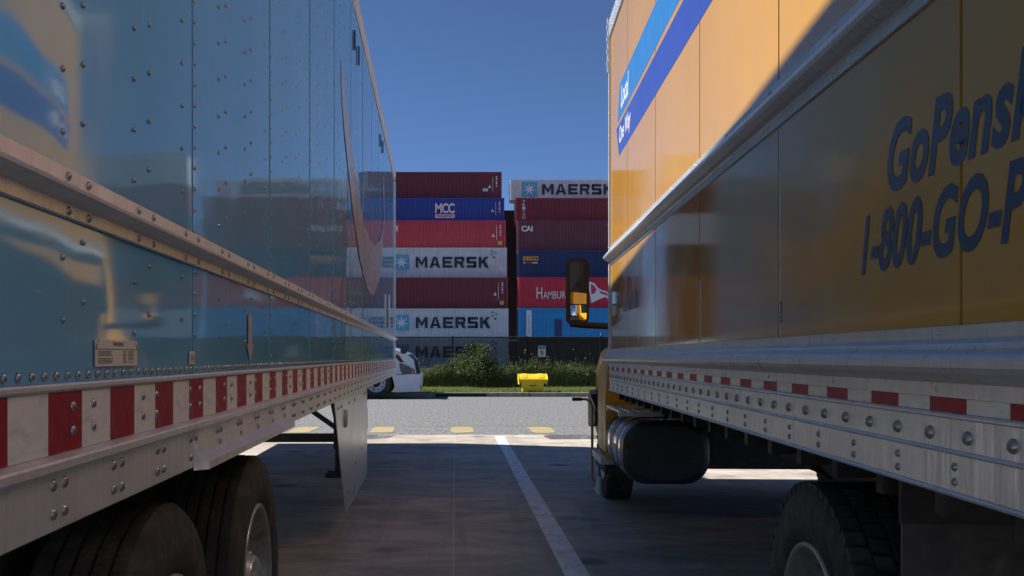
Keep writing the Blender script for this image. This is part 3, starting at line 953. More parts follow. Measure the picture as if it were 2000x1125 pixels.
# stepping treads over the tank and under the cab
m = MB()
m.box(.00,.40,7.25,7.30,.875,.90); m.box(.00,.40,8.05,8.10,.875,.90)
for k in range(6): m.box(.0+.07*k,.035+.07*k,7.25,8.10,.901,.917)
m.build('tank_step', MATS['truck_alu'], tk)
stp = MB()
stp.box(-.03,.24,8.25,9.0,.43,.47)
for k in range(5): stp.box(-.03+.055*k,.0+.055*k,8.25,9.0,.471,.487)
stp.build('cab_step', MATS['truck_alu'], truck)
MB().box(.0,.5,8.2,9.0,.36,.429).build('step_bracket', MATS['chassis'], truck)
# cab
cab = empty('cab', (0,0,0)); cab.parent = truck
sec = [(8.14,1.30),(8.14,2.62),(8.30,2.72),(9.05,2.66),(9.52,1.72),(9.50,1.30)]
m = MB(); m.prism([(y, z) for y, z in sec], 'x', .30, 2.22); m.build('cab_shell', MATS['cab_yellow'], cab, bevel=.05, seg=3)
m = MB(); m.prism([(.02,.50),(.015,.95),(.03,1.20),(.09,1.34),(.20,1.42),(.32,1.45),(.60,1.45),(.60,.50)],'y',8.14,8.98); m.build('cab_lower_body', MATS['cab_yellow'], cab, bevel=.02)
MB().box(.61,2.3,8.2,10.2,.42,1.44).build('engine_block', MATS['chassis'], truck)
MB().box(.3,2.25,9.42,9.58,.27,.41).build('front_axle', MATS['chassis'], truck)
MB().box(.285,.301,8.30,9.0,1.46,1.70).build('door', MATS['cab_yellow'], cab, bevel=.006)
MB().prism([(8.36,1.66),(8.36,2.42),(9.0,2.42),(9.32,1.70)],'x',.29,.299).build('side_window', MATS['glass_dark'], cab)
m = MB(); m.add([(.40,9.09,2.60),(2.12,9.09,2.60),(2.16,9.535,1.74),(.36,9.535,1.74)],[(0,1,2,3)]); m.build('windscreen', MATS['glass_dark'], cab)
MB().box(.05,.34,8.125,8.145,.82,.96).build('rear_recess_panel', MATS['cab_yellow'], cab, bevel=.01)
# bonnet and front wing
m = MB(); m.prism([(9.50,.98),(9.50,1.70),(10.3,1.52),(10.75,1.38),(10.85,1.1),(10.85,.70),(10.15,.72),(10.05,.95)],'x',.42,2.10); m.build('bonnet', MATS['cab_yellow'], cab, bevel=.06, seg=3)
arch = [(8.98,.96)]+[(9.5+.60*math.cos(R(a)),.46+.60*math.sin(R(a))) for a in range(150,9,-10)]
outer = [(10.75,.62),(10.80,.95),(10.6,1.22),(10.2,1.36),(9.5,1.40),(9.05,1.40),(8.98,1.30)]
wing = []
m = MB()
lay = [(.10,.0),(.04,-.012),(.03,-.05),(.08,-.14),(.22,-.20),(.5,-.22)]
# wing: arch polygon swept inwards, crown falling away
polyw = arch + outer
na = len(arch)
ringsw = []
for (xx, dz) in [(.190,-.16),(.160,-.07),(.165,-.02),(.20,.01),(.28,.05),(.50,.08)]:
    ringsw.append([(xx, p[0], p[1] if i < na else p[1]+dz) for i, p in enumerate(polyw)])
nw = len(polyw)
for i in range(len(ringsw)-1):
    m.add(ringsw[i]+ringsw[i+1], [(k,(k+1)%nw,nw+(k+1)%nw,nw+k) for k in range(nw)], True)
m.add(ringsw[0],[tuple(range(nw))])
m.build('front_wing', MATS['cab_yellow'], cab)
m = MB(); m.prism([(10.2,.62),(10.95,.55),(11.0,.9),(10.8,.95),(10.25,.93)],'x',.10,.30); m.prism([(10.85,.45),(11.05,.45),(11.05,.92),(10.85,.92)],'x',.30,2.2); m.build('bumper', MATS['black_plastic'], cab, bevel=.03)
m = MB(); m.prism([(.04,.93),(.26,.96),(.26,.70),(.12,.74)],'y',10.0,10.04); m.build('wing_flap', MATS['black_plastic'], cab)
# mirror: housing, two glasses, arm
mir = empty('mirror', (0,0,0)); mir.parent = cab
mx0, mx1 = -.232, -.045
MYB = 9.28
hp = rrect((mx0+mx1)/2, 1.885, mx1-mx0, .585, .055)
m = MB(); m.prism(hp,'y',MYB,MYB+.10); m.build('mirror_housing', MATS['black_plastic'], mir, bevel=.012)
hp2 = rrect((mx0+mx1)/2+.006, 2.02, mx1-mx0-.034, .27, .04)
o = MB().prism(hp2,'y',MYB-.006,MYB-.001).build('upper_glass', MATS['gloss_black'], mir)  # flat mirror; its dark reflection is put in as gloss black
# main glass looks back along the box side; lower one is convex
m = MB(); a, b, z0, z1 = mx0+.030, mx1-.012, 1.775, 1.885
m.add([(a,MYB-.012,z0),(b,MYB-.004,z0),(b,MYB-.004,z1-.015),(a,MYB-.012,z1)],[(0,1,2,3)]); m.build('main_glass', MATS['mirror_glass'], mir)
m = MB(); z0, z1 = 1.628, 1.765; nn = 10
for i in range(nn+1):
    for j in range(nn+1):
        u = i/nn*2-1; v = j/nn*2-1
        m.v.append(((a+b)/2+(b-a)/2*u, MYB-.022+.016*(u*u*.6+v*v*.6)+.006*u, (z0+z1)/2+(z1-z0)/2*v))
for i in range(nn):
    for j in range(nn):
        k = i*(nn+1)+j; m.f.append([k,k+1,k+nn+2,k+nn+1]); m.s.append(True)
m.build('convex_glass', MATS['mirror_glass'], mir)
m = MB(); m.tube([(-.20,9.33,1.60),(-.10,9.33,1.585),(.32,9.30,1.565)],.03,10); m.build('mirror_arm', MATS['black_plastic'], mir)

# wheel chock with long handle standing by the front wheel
chock = empty('wheel_chock', (1.30, 9.75, .0))
tag(chock, 'grey wheel chock with tall yellow handle beside the yellow truck\'s front wheel', 'wheel chock')
m = MB(); m.prism([(0,0),(.30,0),(.30,.05),(.12,.17),(.05,.17)],'x',-.0,.16); m.build('wedge', MATS['rim_white'], chock, bevel=.008)
o = chock.children[0]; o.location = (.03,-.25,.001)
m = MB(); m.tube([(.02,.02,.10),(.0,0,.16),(-.0,.0,.82),(-.018,0,.87),(-.06,0,.893),(-.19,0,.893)],.013,10); m.build('handle', MATS['handle_yellow'], chock)
MB().tube([(-.19,0,.893),(-.10,0,.893)],.018,10).build('grip', MATS['black_plastic'], chock)

# ================================================================== CONTAINERS
def corrugated(x0, x1, z0, z1, y, depth=.080, pitch=.26):
    mb = MB(); n = int((x1-x0)/pitch); pt = (x1-x0)/n; prof = []
    for i in range(n):
        a = x0+i*pt
        prof += [(a,0),(a+pt*.34,0),(a+pt*.50,depth),(a+pt*.84,depth)]
    prof.append((x1,0))
    vs = [(p[0],y+p[1],z0) for p in prof]+[(p[0],y+p[1],z1) for p in prof]; k = len(prof)
    mb.add(vs, [(i,i+1,k+i+1,k+i) for i in range(k-1)])
    return mb
CL, CW = 12.19, 2.438
cmesh = {}
cast_mesh = MB().box(0,.178,0,.178,0,.118).mesh('corner_casting'); cast_mesh.materials.append(None)
def cont_parts(h):
    """meshes in the container's own frame: x 0..CL, y 0..CW (front at 0), z 0..h"""
    key = round(h, 3)
    if key in cmesh: return cmesh[key]
    fr = MB()
    for x in (0, CL-.16):
        for y in (0, CW-.16): fr.box(x, x+.16, y, y+.16, .118, h-.118)
    for (z0, z1) in ((.02,.16),(h-.10,h-.01)):
        fr.box(.178, CL-.178, .004, .10, z0, z1); fr.box(.178, CL-.178, CW-.10, CW-.004, z0, z1)
        fr.box(.004, .12, .178, CW-.178, z0, z1); fr.box(CL-.12, CL-.004, .178, CW-.178, z0, z1)
    side = corrugated(.16, CL-.16, .16, h-.10, .03)
    back = corrugated(.16, CL-.16, .16, h-.10, CW-.066)
    core = MB().box(.1, CL-.1, .10, CW-.10, .10, h-.06)
    end = MB()
    end.box(.02,.06,.16,CW/2-.01,.16,h-.10); end.box(.02,.06,CW/2+.01,CW-.16,.16,h-.10)
    bars = MB()
    for y in (.45,.95,1.49,1.99): bars.tube([(.0,y,.12),(.0,y,h-.08)],.018,6)
    cmesh[key] = {'frame': fr.mesh('frame'), 'side_wall': side.mesh('side_wall'), 'back_wall': back.mesh('back_wall'),
                  'core': core.mesh('core'), 'door': end.mesh('door'), 'lock_bars': bars.mesh('lock_bars')}
    return cmesh[key]
def container(x, y, z, h, colour, label, group, full=True):
    root = empty('shipping_container', (x, y, z))
    tag(root, label, 'container', group)
    ms = cont_parts(h)
    for k in (('frame','side_wall','core','door','lock_bars') if full else ('frame','side_wall','core','door')):
        me = ms[k]
        o = bpy.data.objects.new({'core': 'roof_and_floor'}.get(k, k), me); col.objects.link(o); o.parent = root
        if not me.materials: me.materials.append(None)
        o.material_slots[0].link = 'OBJECT'; o.material_slots[0].material = MATS[colour]
    if full:
        for cx_ in (-.004, CL-.174):
            for cz_ in (0, h-.118):
                o = obj_from('corner_casting', cast_mesh, root); o.location = (cx_, -.004, cz_)
                o.material_slots[0].link = 'OBJECT'; o.material_slots[0].material = MATS[colour]
    return root
# lettering of the wide square-cut word
def stroke_word(word, x0, z0, H, W, y):
    """letters from straight strokes; W letter width, H height; returns MB"""
    mb = MB(); t = H*.235; g_ = W*.22; x = x0
    def q(pts): mb.poly([(p[0], y, p[1]) for p in pts])
    def r(a, b, c, d): q([(a,c),(b,c),(b,d),(a,d)])
    for ch in word:
        w = W*(1.18 if ch == 'M' else 1.08 if ch == 'A' else 1.0)
        a, b, lo, hi = x, x+w, z0, z0+H; mid = (lo+hi)/2
        if ch == 'M':
            r(a,a+t,lo,hi); r(b-t,b,lo,hi); c = (a+b)/2
            q([(a+t,hi),(a+t,hi-t*1.5),(c,lo+t*.6),(c,lo+t*2.1)]); q([(b-t,hi),(c,lo+t*2.1),(c,lo+t*.6),(b-t,hi-t*1.5)])
        elif ch == 'A':
            c = (a+b)/2; q([(a,lo),(a+t*1.15,lo),(c+t*.1,hi),(c-t*.6,hi)]); q([(b-t*1.15,lo),(b,lo),(c+t*.6,hi),(c-t*.1,hi)]); r(a+w*.26,b-w*.26,lo+H*.20,lo+H*.38)
        elif ch == 'E':
            r(a,a+t,lo,hi); r(a+t,b,hi-t,hi); r(a+t,b,lo,lo+t); r(a+t,b-t*.4,mid-t/2,mid+t/2)
        elif ch == 'R':
            r(a,a+t,lo,hi); r(a+t,b-t*.4,hi-t,hi); r(a+t,b-t*.4,mid-t*.6,mid+t*.4); q([(b-t,mid+t*.4),(b,mid+t*.4),(b,hi-t*.4),(b-t,hi-t*.4)]); q([(b-t*1.9,mid-t*.6),(b-t*.7,mid-t*.6),(b+t*.1,lo),(b-t*1.15,lo)])
        elif ch == 'S':
            r(a+t*.2,b,hi-t,hi); r(a,b-t*.2,lo,lo+t); r(a+t*.2,b-t*.2,mid-t/2,mid+t/2); r(a,a+t,mid,hi-t*.2); r(b-t,b,lo+t*.2,mid)
        elif ch == 'K':
            r(a,a+t,lo,hi); q([(a+t,mid-t*.5),(a+t*1.5,mid-t*.3),(b,hi),(b-t*1.35,hi),(a+t,mid+t*.5)]); q([(a+w*.36,mid+t*.1),(a+w*.36+t*1.0,mid+t*.9),(b+t*.1,lo),(b-t*1.35,lo)])
        x += w+g_
    return mb, x-g_
def star_logo(root, cx, cz, S, y=-.012):
    sq = MB().box(cx-S/2, cx+S/2, y, y+.008, cz-S/2, cz+S/2).build('logo_square', MATS['logo_blue'], root)
    pts = []
    for k in range(14):
        a = R(90)+2*math.pi*k/14; r = S*.47 if k % 2 == 0 else S*.15
        pts.append((cx+r*math.cos(a), y-.006, cz+r*math.sin(a)))
    m = MB(); c = (cx, y-.006, cz)
    m.add([c]+pts, [(0, 1+k, 1+(k+1) % 14) for k in range(14)]); m.build('logo_star', MATS['print_white'], sq)
def flat_text(root, key, x0, x1, z0, z1, mat, y=-.012, name='lettering'):
    return text_mb(key, lambda u, v: (x0+(x1-x0)*u, y, z0+(z1-z0)*v)).build(name, MATS[mat], root)
def maersk(root, h, xs=None, xl=None, low=.30, hh=1.0):
    star_logo(root, xs, h*.52, 1.35)
    mb, xe = stroke_word('MAERSK', xl, h*.52-hh/2, hh, .90, -.012); mb.build('lettering', MATS['maersk_ink'], root)
    m = MB(); x_ = CL-1.55
    m.box(x_, x_+.30, -.012, -.008, h-.36, h-.30); m.box(x_+.32, x_+.62, -.012, -.008, h-.52, h-.46); m.box(x_, x_+.24, -.012, -.008, h-.68, h-.62)
    m.box(x_+.30, x_+.46, -.012, -.008, h-.98, h-.84); m.build('serial_print', MATS['maersk_ink'], root)
def id_marks(root, h, x, mat='print_white', sticker=None):
    m = MB()
    m.box(x-.12,x-.08,-.012,-.008,h*.30,h*.82)
    for k in range(5): m.box(x+.18,x+.32,-.012,-.008,h*.80-k*.22,h*.80-k*.22+.10+.06*(k % 2))
    m.poly([(x-.55,-.012,h*.42),(x-.25,-.012,h*.42),(x-.40,-.012,h*.54)])
    m.build('serial_print', MATS[mat], root)
    if sticker: MB().box(x+.02,x+.40,-.014,-.008,.35,.70).build('sticker', MATS['sticker_yellow'], root)

def level_z(Y, py): return CAM_H+(696.0-py)*Y/2000.0
A_levels = [  # depth, top px, right end px, colour, label
    (91.0,660,993,'c_grey','grey container with dark block lettering behind the chain link fence'),
    (91.0,602,993,'c_grey','light grey container with star logo resting just above fence height'),
    (91.8,541,992,'c_maroon','plain maroon container between the two grey ones with star logos'),
    (93.2,483,990,'c_grey','light grey container with star logo directly below the red container'),
    (94.4,430,988,'c_red','red container directly under the bright blue container'),
    (95.6,386,985,'c_blue','bright blue container with white MCC lettering'),
    (96.8,335,980,'c_maroon','maroon container on top of the left stack'),
]
B_levels = [  # left end px
    (91.0,660,1013,'c_brown','dark brown container at ground level behind the fence sign'),
    (91.0,601,1013,'c_skyblue','sky blue container with white vertical lettering strip'),
    (91.3,541,1013,'c_brightred','bright red container with white flag emblem and lettering'),
    (92.0,489,1011.7,'c_navy','navy container with orange seaco lettering'),
    (92.8,430,1011,'c_plum','plum container with white CAI lettering'),
    (94.2,386,1007,'c_maroon','maroon container with white vertical TRITON lettering'),
    (95.6,350,997,'c_grey','grey container with star logo on top of the right stack'),
]
zb = .36; A = []; GA = 'containers in the left stack'
for (Y, top, end, colr, lab) in A_levels:
    zt = level_z(Y, top); h = zt-zb-.02; x1 = (end-890)/2000*Y
    A.append((container(x1-CL, Y, zb, h, colr, lab, GA), h, Y, x1)); zb = zt
zb = .36; B = []; GB = 'containers in the right stack'
for (Y, top, end, colr, lab) in B_levels:
    zt = level_z(Y, top); h = zt-zb-.02; x0 = (end-890)/2000*Y
    B.append((container(x0, Y, zb, h, colr, lab, GB), h, Y, x0)); zb = zt
def pxl(px, Y, x0): return (px-890)/2000*Y-x0            # column to the container's own x
for idx in (0,1,3):
    r_, h, Y, x1 = A[idx]; x0 = x1-CL
    maersk(r_, h, pxl(784,Y,x0), pxl(812,Y,x0))
r_, h, Y, x0 = B[6]; maersk(r_, h, pxl(1034,Y,x0), pxl(1059,Y,x0), hh=.98)
r_, h, Y, x1 = A[5]; x0 = x1-CL
flat_text(r_, 'mcc', pxl(850,Y,x0), pxl(888,Y,x0), h*.36, h*.78, 'print_white')
b_ = MB().box(pxl(850,Y,x0), pxl(888,Y,x0), -.012, -.006, h*.16, h*.32).build('lettering_panel', MATS['print_white'], r_)
text_mb('transport', lambda u, v: (pxl(852,Y,x0)+(pxl(886,Y,x0)-pxl(852,Y,x0))*u, -.016, h*.185+h*.11*v)).build('lettering', MATS['c_navy'], b_)
id_marks(r_, h, CL-.7)
r_, h, Y, x1 = A[6]; id_marks(r_, h, CL-.75)
MB().box(CL-1.8, CL-1.3, -.014, -.008, h*.30, h*.40).build('sticker', MATS['print_white'], r_)
for i in (2,4):
    r_, h, Y, x1 = A[i]; id_marks(r_, h, CL-.75, sticker=True)
r_, h, Y, x1 = A[4]; x0 = x1-CL; flat_text(r_, 'ii', pxl(769.5,Y,x0), pxl(777,Y,x0), h*.62, h*.82, 'print_white')
r_, h, Y, x0 = B[5]
for k, ch in enumerate('TRITON'):
    zz = h*.80-k*.30; flat_text(r_, 'v_'+ch, .62, .90, zz, zz+.24, 'print_white')
r_, h, Y, x0 = B[4]; flat_text(r_, 'cai', .32, 1.38, h*.64, h*.83, 'print_white')
r_, h, Y, x0 = B[3]; flat_text(r_, 'seaco', .43, 1.85, h*.62, h*.80, 'seaco_orange')
m = MB().box(.70,1.25,-.012,-.008,h*.53,h*.57).build('small_print', MATS['print_red'], r_)
m = MB(); m.box(.5,.66,-.012,-.008,h*.53,h*.57); m.box(1.29,1.75,-.012,-.008,h*.53,h*.57); m.build('small_print', MATS['print_white'], r_)
r_, h, Y, x0 = B[2]
flat_text(r_, 'h', pxl(1048,Y,x0), pxl(1059,Y,x0), h*.30, h*.68, 'print_white')
flat_text(r_, 'ambsued', pxl(1061,Y,x0), pxl(1142,Y,x0), h*.30, h*.60, 'print_white')
fx, fz, fs_ = pxl(1148,Y,x0), h*.14, h*.72
out = [(0,.96),(.10,1.0),(.30,.92),(.45,.72),(.62,.62),(.85,.56),(1.0,.30),(1.05,.04),(.80,.30),(.55,.22),(.35,.12),(.16,.02),(.10,.40)]
inn = [(.10,.92),(.26,.86),(.40,.66),(.62,.52),(.82,.46),(.93,.28),(.80,.36),(.55,.40),(.42,.46),(.26,.62)]
m = MB()
fp = lambda p: (fx+p[0]*2.0, -.012, fz+p[1]*fs_)
o_ = [fp(p) for p in out]
mm2 = MB(); mm2.add(o_, [(0,1,12),(1,2,12),(2,3,12),(12,3,10),(12,10,11),(3,4,10),(4,9,10),(4,8,9),(4,5,8),(5,6,8),(6,7,8)])
fl = mm2.build('flag_emblem', MATS['print_white'], r_)
fi = [(.13,.90),(.28,.82),(.40,.64),(.30,.46),(.16,.42)]
mm2 = MB(); mm2.poly([(fx+p[0]*2.0, -.018, fz+p[1]*fs_) for p in fi]); mm2.poly([(fx+p[0]*2.0, -.018, fz+p[1]*fs_) for p in [(.50,.58),(.62,.54),(.84,.48),(.94,.28),(.80,.40),(.60,.44)]])
mm2.build('flag_field', MATS['c_brightred'], fl)
r_, h, Y, x0 = B[1]
xa, xb = pxl(1028,Y,x0), pxl(1038.5,Y,x0)
b_ = MB().box(xa, xb, -.012, -.006, .12, h-.2).build('lettering_panel', MATS['print_white'], r_)
text_mb('dong', lambda u, v: (xa+.12+(xb-xa-.24)*v, -.016, h-.65-(h-.95)*u)).build('lettering', MATS['c_skyblue'], b_)
m = MB(); m.poly([(xa+.10,-.016,h-.55),(xa+.34,-.016,h-.38),(xb-.08,-.016,h-.32),(xb-.2,-.016,h-.46)]); m.build('lettering', MATS['c_skyblue'], b_)
MB().box(pxl(1084,Y,x0), pxl(1097,Y,x0), -.016, .02, .12, h*.62).build('vent_panel', MATS['c_navy'], r_)

# further stacks along the row: to the right (they show in the trailer's polished side) and to the left, and a row behind the gap
pal = ['c_brown','c_teal','c_maroon','c_grey','c_plum','c_navy','c_red','c_orange','c_skyblue','c_grey']
def stack(x, Y, hs, cols, words, group, full=False):
    z = .36
    for h, c, w in zip(hs, cols, words):
        container(x, Y, z, h, c, w, group, full); z += h+.02
stack(18.9, 91.2, [2.59,2.59,2.75,2.75,2.7,2.6,2.6], ['c_teal','c_grey','c_plum','c_teal','c_brown','c_maroon','c_grey'],
      ['%s container beyond the right stack, %s from the ground' % (c, n) for c, n in zip(['teal','grey','plum','teal','brown','maroon','grey'], ['first','second','third','fourth','fifth','sixth','seventh'])], 'containers standing further right')
stack(32.2, 91.4, [2.59,2.59,2.75,2.75,2.7,2.6], ['c_brown','c_orange','c_teal','c_navy','c_plum','c_grey'],
      ['%s container at the far right end, %s from the ground' % (c, n) for c, n in zip(['brown','orange','teal','navy','plum','grey'], ['first','second','third','fourth','fifth','sixth'])], 'containers at the far right end')
stack(-21.0, 91.2, [2.59,2.59,2.75,2.75,2.7,2.6,2.6], ['c_grey','c_orange','c_orange','c_brown','c_grey','c_maroon','c_grey'],
      ['%s container left of the left stack, %s from the ground' % (c, n) for c, n in zip(['grey','orange','orange','brown','grey','maroon','grey'], ['first','second','third','fourth','fifth','sixth','seventh'])], 'containers standing further left')
for q, (Y, dx) in enumerate(((98.6,.6),(106.0,-1.3))):  # rows closing the gap, coloured dark so it reads as deep shade
    stack(5.5+dx, Y, [2.6,2.62,2.7,2.7,2.7,2.65], ['c_brown']*6,
      ['dark brown container behind the right stack, %s row back, %s from the ground' % (['second','third'][q], n) for n in ['first','second','third','fourth','fifth','sixth']], 'containers behind the right stack', True)

# ================================================================== FENCE, SIGN, PLANTS, BIN
fence = empty('chain_link_fence', (0, 38.7, .10))
tag(fence, 'black chain link fence running in front of the container stacks', 'fence')
FH = 1.93
pst = MB(); pst.tube([(0,0,0),(0,0,FH+.06)],.032,10); pm = pst.mesh('post')
tip = MB().tube([(0,0,FH+.061),(0,0,FH+.16)],.018,8).mesh('post_cap')
for k in range(-7, 8):
    x = -.12+2.80*k
    o = obj_from('post', pm, fence, MATS['post_black']); o.location = (x,0,0)
    t = obj_from('post_cap', tip, o, MATS['post_galv'])
MB().tube([(-20,0,FH),(20,0,FH)],.022,8).build('top_rail', MATS['post_black'], fence)
MB().tube([(-20,0,.08),(20,0,.08)],.008,6).build('tension_wire', MATS['post_black'], fence)
mb = MB(); pitch = .052; wr = .0085
n = int(26/pitch)
for s, yy in ((1,-.040),(-1,-.052)):
    for k in range(n):
        xb = -12+pitch*k
        a = Vector((xb, yy, .06)); b = Vector((xb+s*(FH-.06), yy, FH))
        mb.bar(a, b, wr*2, wr*2, up=(0,1,0))
o = mb.build('wire_mesh', MATS['wire_black'], fence, fix=False); o['kind'] = 'stuff'

sg = empty('warning_sign', (3.25, 38.62, 1.28))
tag(sg, 'small white notice with black header hung on the chain link fence', 'sign')
pl = MB().prism(rrect(0,.21,.28,.42,.03),'y',-.006,0).build('sign_plate', MATS['print_white'], sg)
m = MB(); m.box(-.12,.12,-.010,-.007,.315,.395); m.build('sign_header', MATS['label_ink'], pl)
m = MB()
ringp = [(.085*math.cos(2*math.pi*k/24), .17+.085*math.sin(2*math.pi*k/24)) for k in range(24)]; ringi = [(.065*math.cos(2*math.pi*k/24), .17+.065*math.sin(2*math.pi*k/24)) for k in range(24)]
m.add([(p[0],-.009,p[1]) for p in ringp]+[(p[0],-.009,p[1]) for p in ringi], [(k,(k+1)%24,24+(k+1)%24,24+k) for k in range(24)])
m.poly([(-.06,-.009,.215),(-.045,-.009,.23),(.06,-.009,.125),(.045,-.009,.11)]); m.poly([(-.02,-.0085,.12),(.02,-.0085,.12),(.03,-.0085,.2),(0,-.0085,.235),(-.03,-.0085,.2)])
m.box(-.09,.09,-.009,-.008,.045,.06); m.build('sign_symbol', MATS['label_ink'], pl)
m = MB(); m.prism([(.035*math.cos(2*math.pi*k/16), .355+.014*math.sin(2*math.pi*k/16)) for k in range(16)],'y',-.012,-.0105); m.build('sign_emblem', MATS['print_white'], pl)
MB().box(-.12,.12,-.010,-.007,.285,.298).build('sign_bar', MATS['label_ink'], pl)

def leaf(mb, p, L_, W_, d):
    d = Vector(d).normalized(); s = d.cross(Vector((random.uniform(-1,1),random.uniform(-1,1),random.uniform(-.3,1)))).normalized()
    p = Vector(p); mb.add([p, p+d*L_*.5+s*W_, p+d*L_, p+d*L_*.5-s*W_], [(0,1,2,3)])
# tall weeds along both sides of the fence
mb = MB(); rnd = random.Random(3)
for k in range(14000):
    x = rnd.uniform(-9, 9.5); y = 38.35+abs(rnd.gauss(0,1.3))
    hgt = (.60+.50*noise.noise(Vector((x*.45, y*.5, 2)))+.38*noise.noise(Vector((x*2.1,y,7))))*rnd.uniform(.6,1.25)
    if x > 2.5: hgt *= 1.35
    if rnd.random() < .04: hgt *= 1.45
    hgt = max(.12, hgt); lx, ly = rnd.gauss(0,.10), rnd.gauss(0,.10); w = rnd.uniform(.006,.012)
    b = Vector((x,y,.08)); t = b+Vector((lx*hgt, ly*hgt, hgt))
    mb.add([b-Vector((w,0,0)), b+Vector((w,0,0)), t], [(0,1,2)])
    for q in range(5):
        f = rnd.uniform(.2,1); p = b.lerp(t, f)
        leaf(mb, p, rnd.uniform(.05,.13), rnd.uniform(.010,.026), (rnd.uniform(-1,1),rnd.uniform(-1,1),rnd.uniform(-.3,.9)))
o = mb.build('tall_weeds', MATS['weed_leaf'], fix=False); tag(o, 'tall green weeds growing along the foot of the fence', 'weeds', kind='stuff')
# mown grass on the verge
mb = MB()
for k in range(9000):
    x = rnd.uniform(-9, 9.5); y = 33.2+5.4*rnd.random()**1.2
    hgt = rnd.uniform(.04,.10)*(1.6 if y > 37.3 else 1); w = .012; b = Vector((x,y,.09))
    t = b+Vector((rnd.gauss(0,.03), rnd.gauss(0,.03), hgt+.03)); mb.add([b-Vector((w,0,0)), b+Vector((w,0,0)), t], [(0,1,2)])
lawn_sheet = MB().poly([(-14,33.25,.125),(14,33.25,.125),(14,38.2,.165),(-14,38.2,.165)]).build('mown_grass_base', MATS['lawn_leaf'], verge)
o = mb.build('mown_grass', MATS['lawn_leaf'], fix=False); tag(o, 'short bright grass on the strip behind the kerb', 'grass', kind='stuff')
# bush
bush = empty('bush', (.78, 38.15, .1)); tag(bush, 'rounded leafy bush growing in front of the chain link fence', 'bush')
tr = MB(); tr.tube([(0,0,0),(.03,0,.5),(-.02,.02,1.0)],[.05,.04,.02],8)
for k in range(9):
    a = 2*math.pi*k/9; z0 = .25+.08*k; tr.tube([(0,0,z0),(.35*math.cos(a),.3*math.sin(a),z0+.35),(.65*math.cos(a),.5*math.sin(a),z0+.6)],[.022,.014,.006],6)
tr.build('trunk', MATS['bark'], bush)
mb = MB()
cl = [(rnd.gauss(0,.34), rnd.gauss(0,.28), .88+rnd.gauss(0,.40), rnd.uniform(.15,.30)) for _ in range(62)]
for (cx_, cy_, cz_, cr) in cl:
    if cz_ < .05 or cz_+cr > 1.75: continue
    for q in range(95):
        d = Vector((rnd.gauss(0,1),rnd.gauss(0,1),rnd.gauss(0,1))).normalized()
        p = Vector((cx_,cy_,cz_))+d*cr*rnd.uniform(.5,1.05)
        leaf(mb, p, rnd.uniform(.05,.10), rnd.uniform(.014,.026), d+Vector((0,0,rnd.uniform(-.5,.4))))
o = mb.build('crown', MATS['bush_leaf'], bush, fix=False)

# yellow storage bin
bn = empty('storage_bin', (2.53, 33.75, .13)); tag(bn, 'yellow plastic storage bin with overhanging lid on the grass by the kerb', 'bin')
m = MB()
b0, t0, yb0, yt0 = .335, .365, .26, .29
vs = [(-b0,-yb0,0),(b0,-yb0,0),(b0,yb0,0),(-b0,yb0,0),(-t0,-yt0,.36),(t0,-yt0,.36),(t0,yt0,.36),(-t0,yt0,.36)]
m.add(vs, [(0,3,2,1),(4,5,6,7),(0,1,5,4),(1,2,6,5),(2,3,7,6),(3,0,4,7)]); m.build('tub', MATS['bin_yellow'], bn, bevel=.02)
MB().box(-.41,.41,-.325,.325,.29,.385).build('rim', MATS['bin_yellow'], bn, bevel=.012)
m = MB(); m.prism([(-.37,.386),(-.37,.43),(-.12,.56),(.30,.59),(.37,.55),(.37,.386)],'x',-.47,.47); m.build('lid', MATS['bin_yellow'], bn, bevel=.02)
for x in (-.46,.425): MB().box(x,x+.035,-.34,.34,.25,.388).build('lid_skirt', MATS['bin_yellow'], bn, bevel=.006)
for x in (-.27,.27): MB().prism([(-.30,.470),(-.30,.482),(-.12,.578),(.25,.603),(.25,.588)],'x',x-.09,x+.09).build('lid_rib', MATS['bin_yellow'], bn)
MB().box(.05,.13,-.345,-.326,.32,.36).build('latch', MATS['bin_yellow'], bn)
m = MB()
for k in range(5): m.box(-.12+.045*k,-.085+.045*k,-.292,-.284,.20,.235)
m.build('lettering', MATS['label_ink'], bn)
for x in (-.24,.24): MB().box(x-.06,x+.06,-.20,.20,-.012,.0).build('foot', MATS['black_plastic'], bn)

# ================================================================== WHITE ROAD TRACTOR (behind the trailer's nose)
tr_ = empty('semi_tractor', (-1.15, 31.4, 0)); tag(tr_, 'white semi tractor on the road, its bonnet showing past the blue trailer', 'truck')
# local: x=0 front end, going back to -x; near side y=0, far side y=2.4
side = [(-4.3,.55),(-4.3,2.0),(-3.1,1.88),(-2.1,1.78),(-1.2,1.64),(-.65,1.50),(-.32,1.36),(-.14,1.20),(-.05,.74),(-.62,.72)] + [(-1.30+.62*math.cos(R(a)), .50+.62*math.sin(R(a))) for a in range(15,166,12)] + [(-1.95,.55)]
m = MB(); m.prism(side,'y',.10,2.30); m.build('bonnet', MATS['tractor_white'], tr_, bevel=.05, seg=3)
m = MB(); m.prism([(-4.31,.9),(-4.31,3.2),(-4.7,3.75),(-8.0,3.9),(-8.0,.9)],'y',.0,2.4); m.build('cab_shell', MATS['tractor_white'], tr_, bevel=.08, seg=3)
m = MB(); m.add([(-4.30,.15,2.02),(-4.30,2.25,2.02),(-4.62,2.15,3.1),(-4.62,.25,3.1)],[(0,1,2,3)]); m.build('windscreen', MATS['glass_dark'], tr_)
MB().prism([(-4.5,2.0),(-5.5,2.0),(-5.5,2.8),(-4.75,2.8)],'y',-.012,-.002).build('side_window', MATS['glass_dark'], tr_)
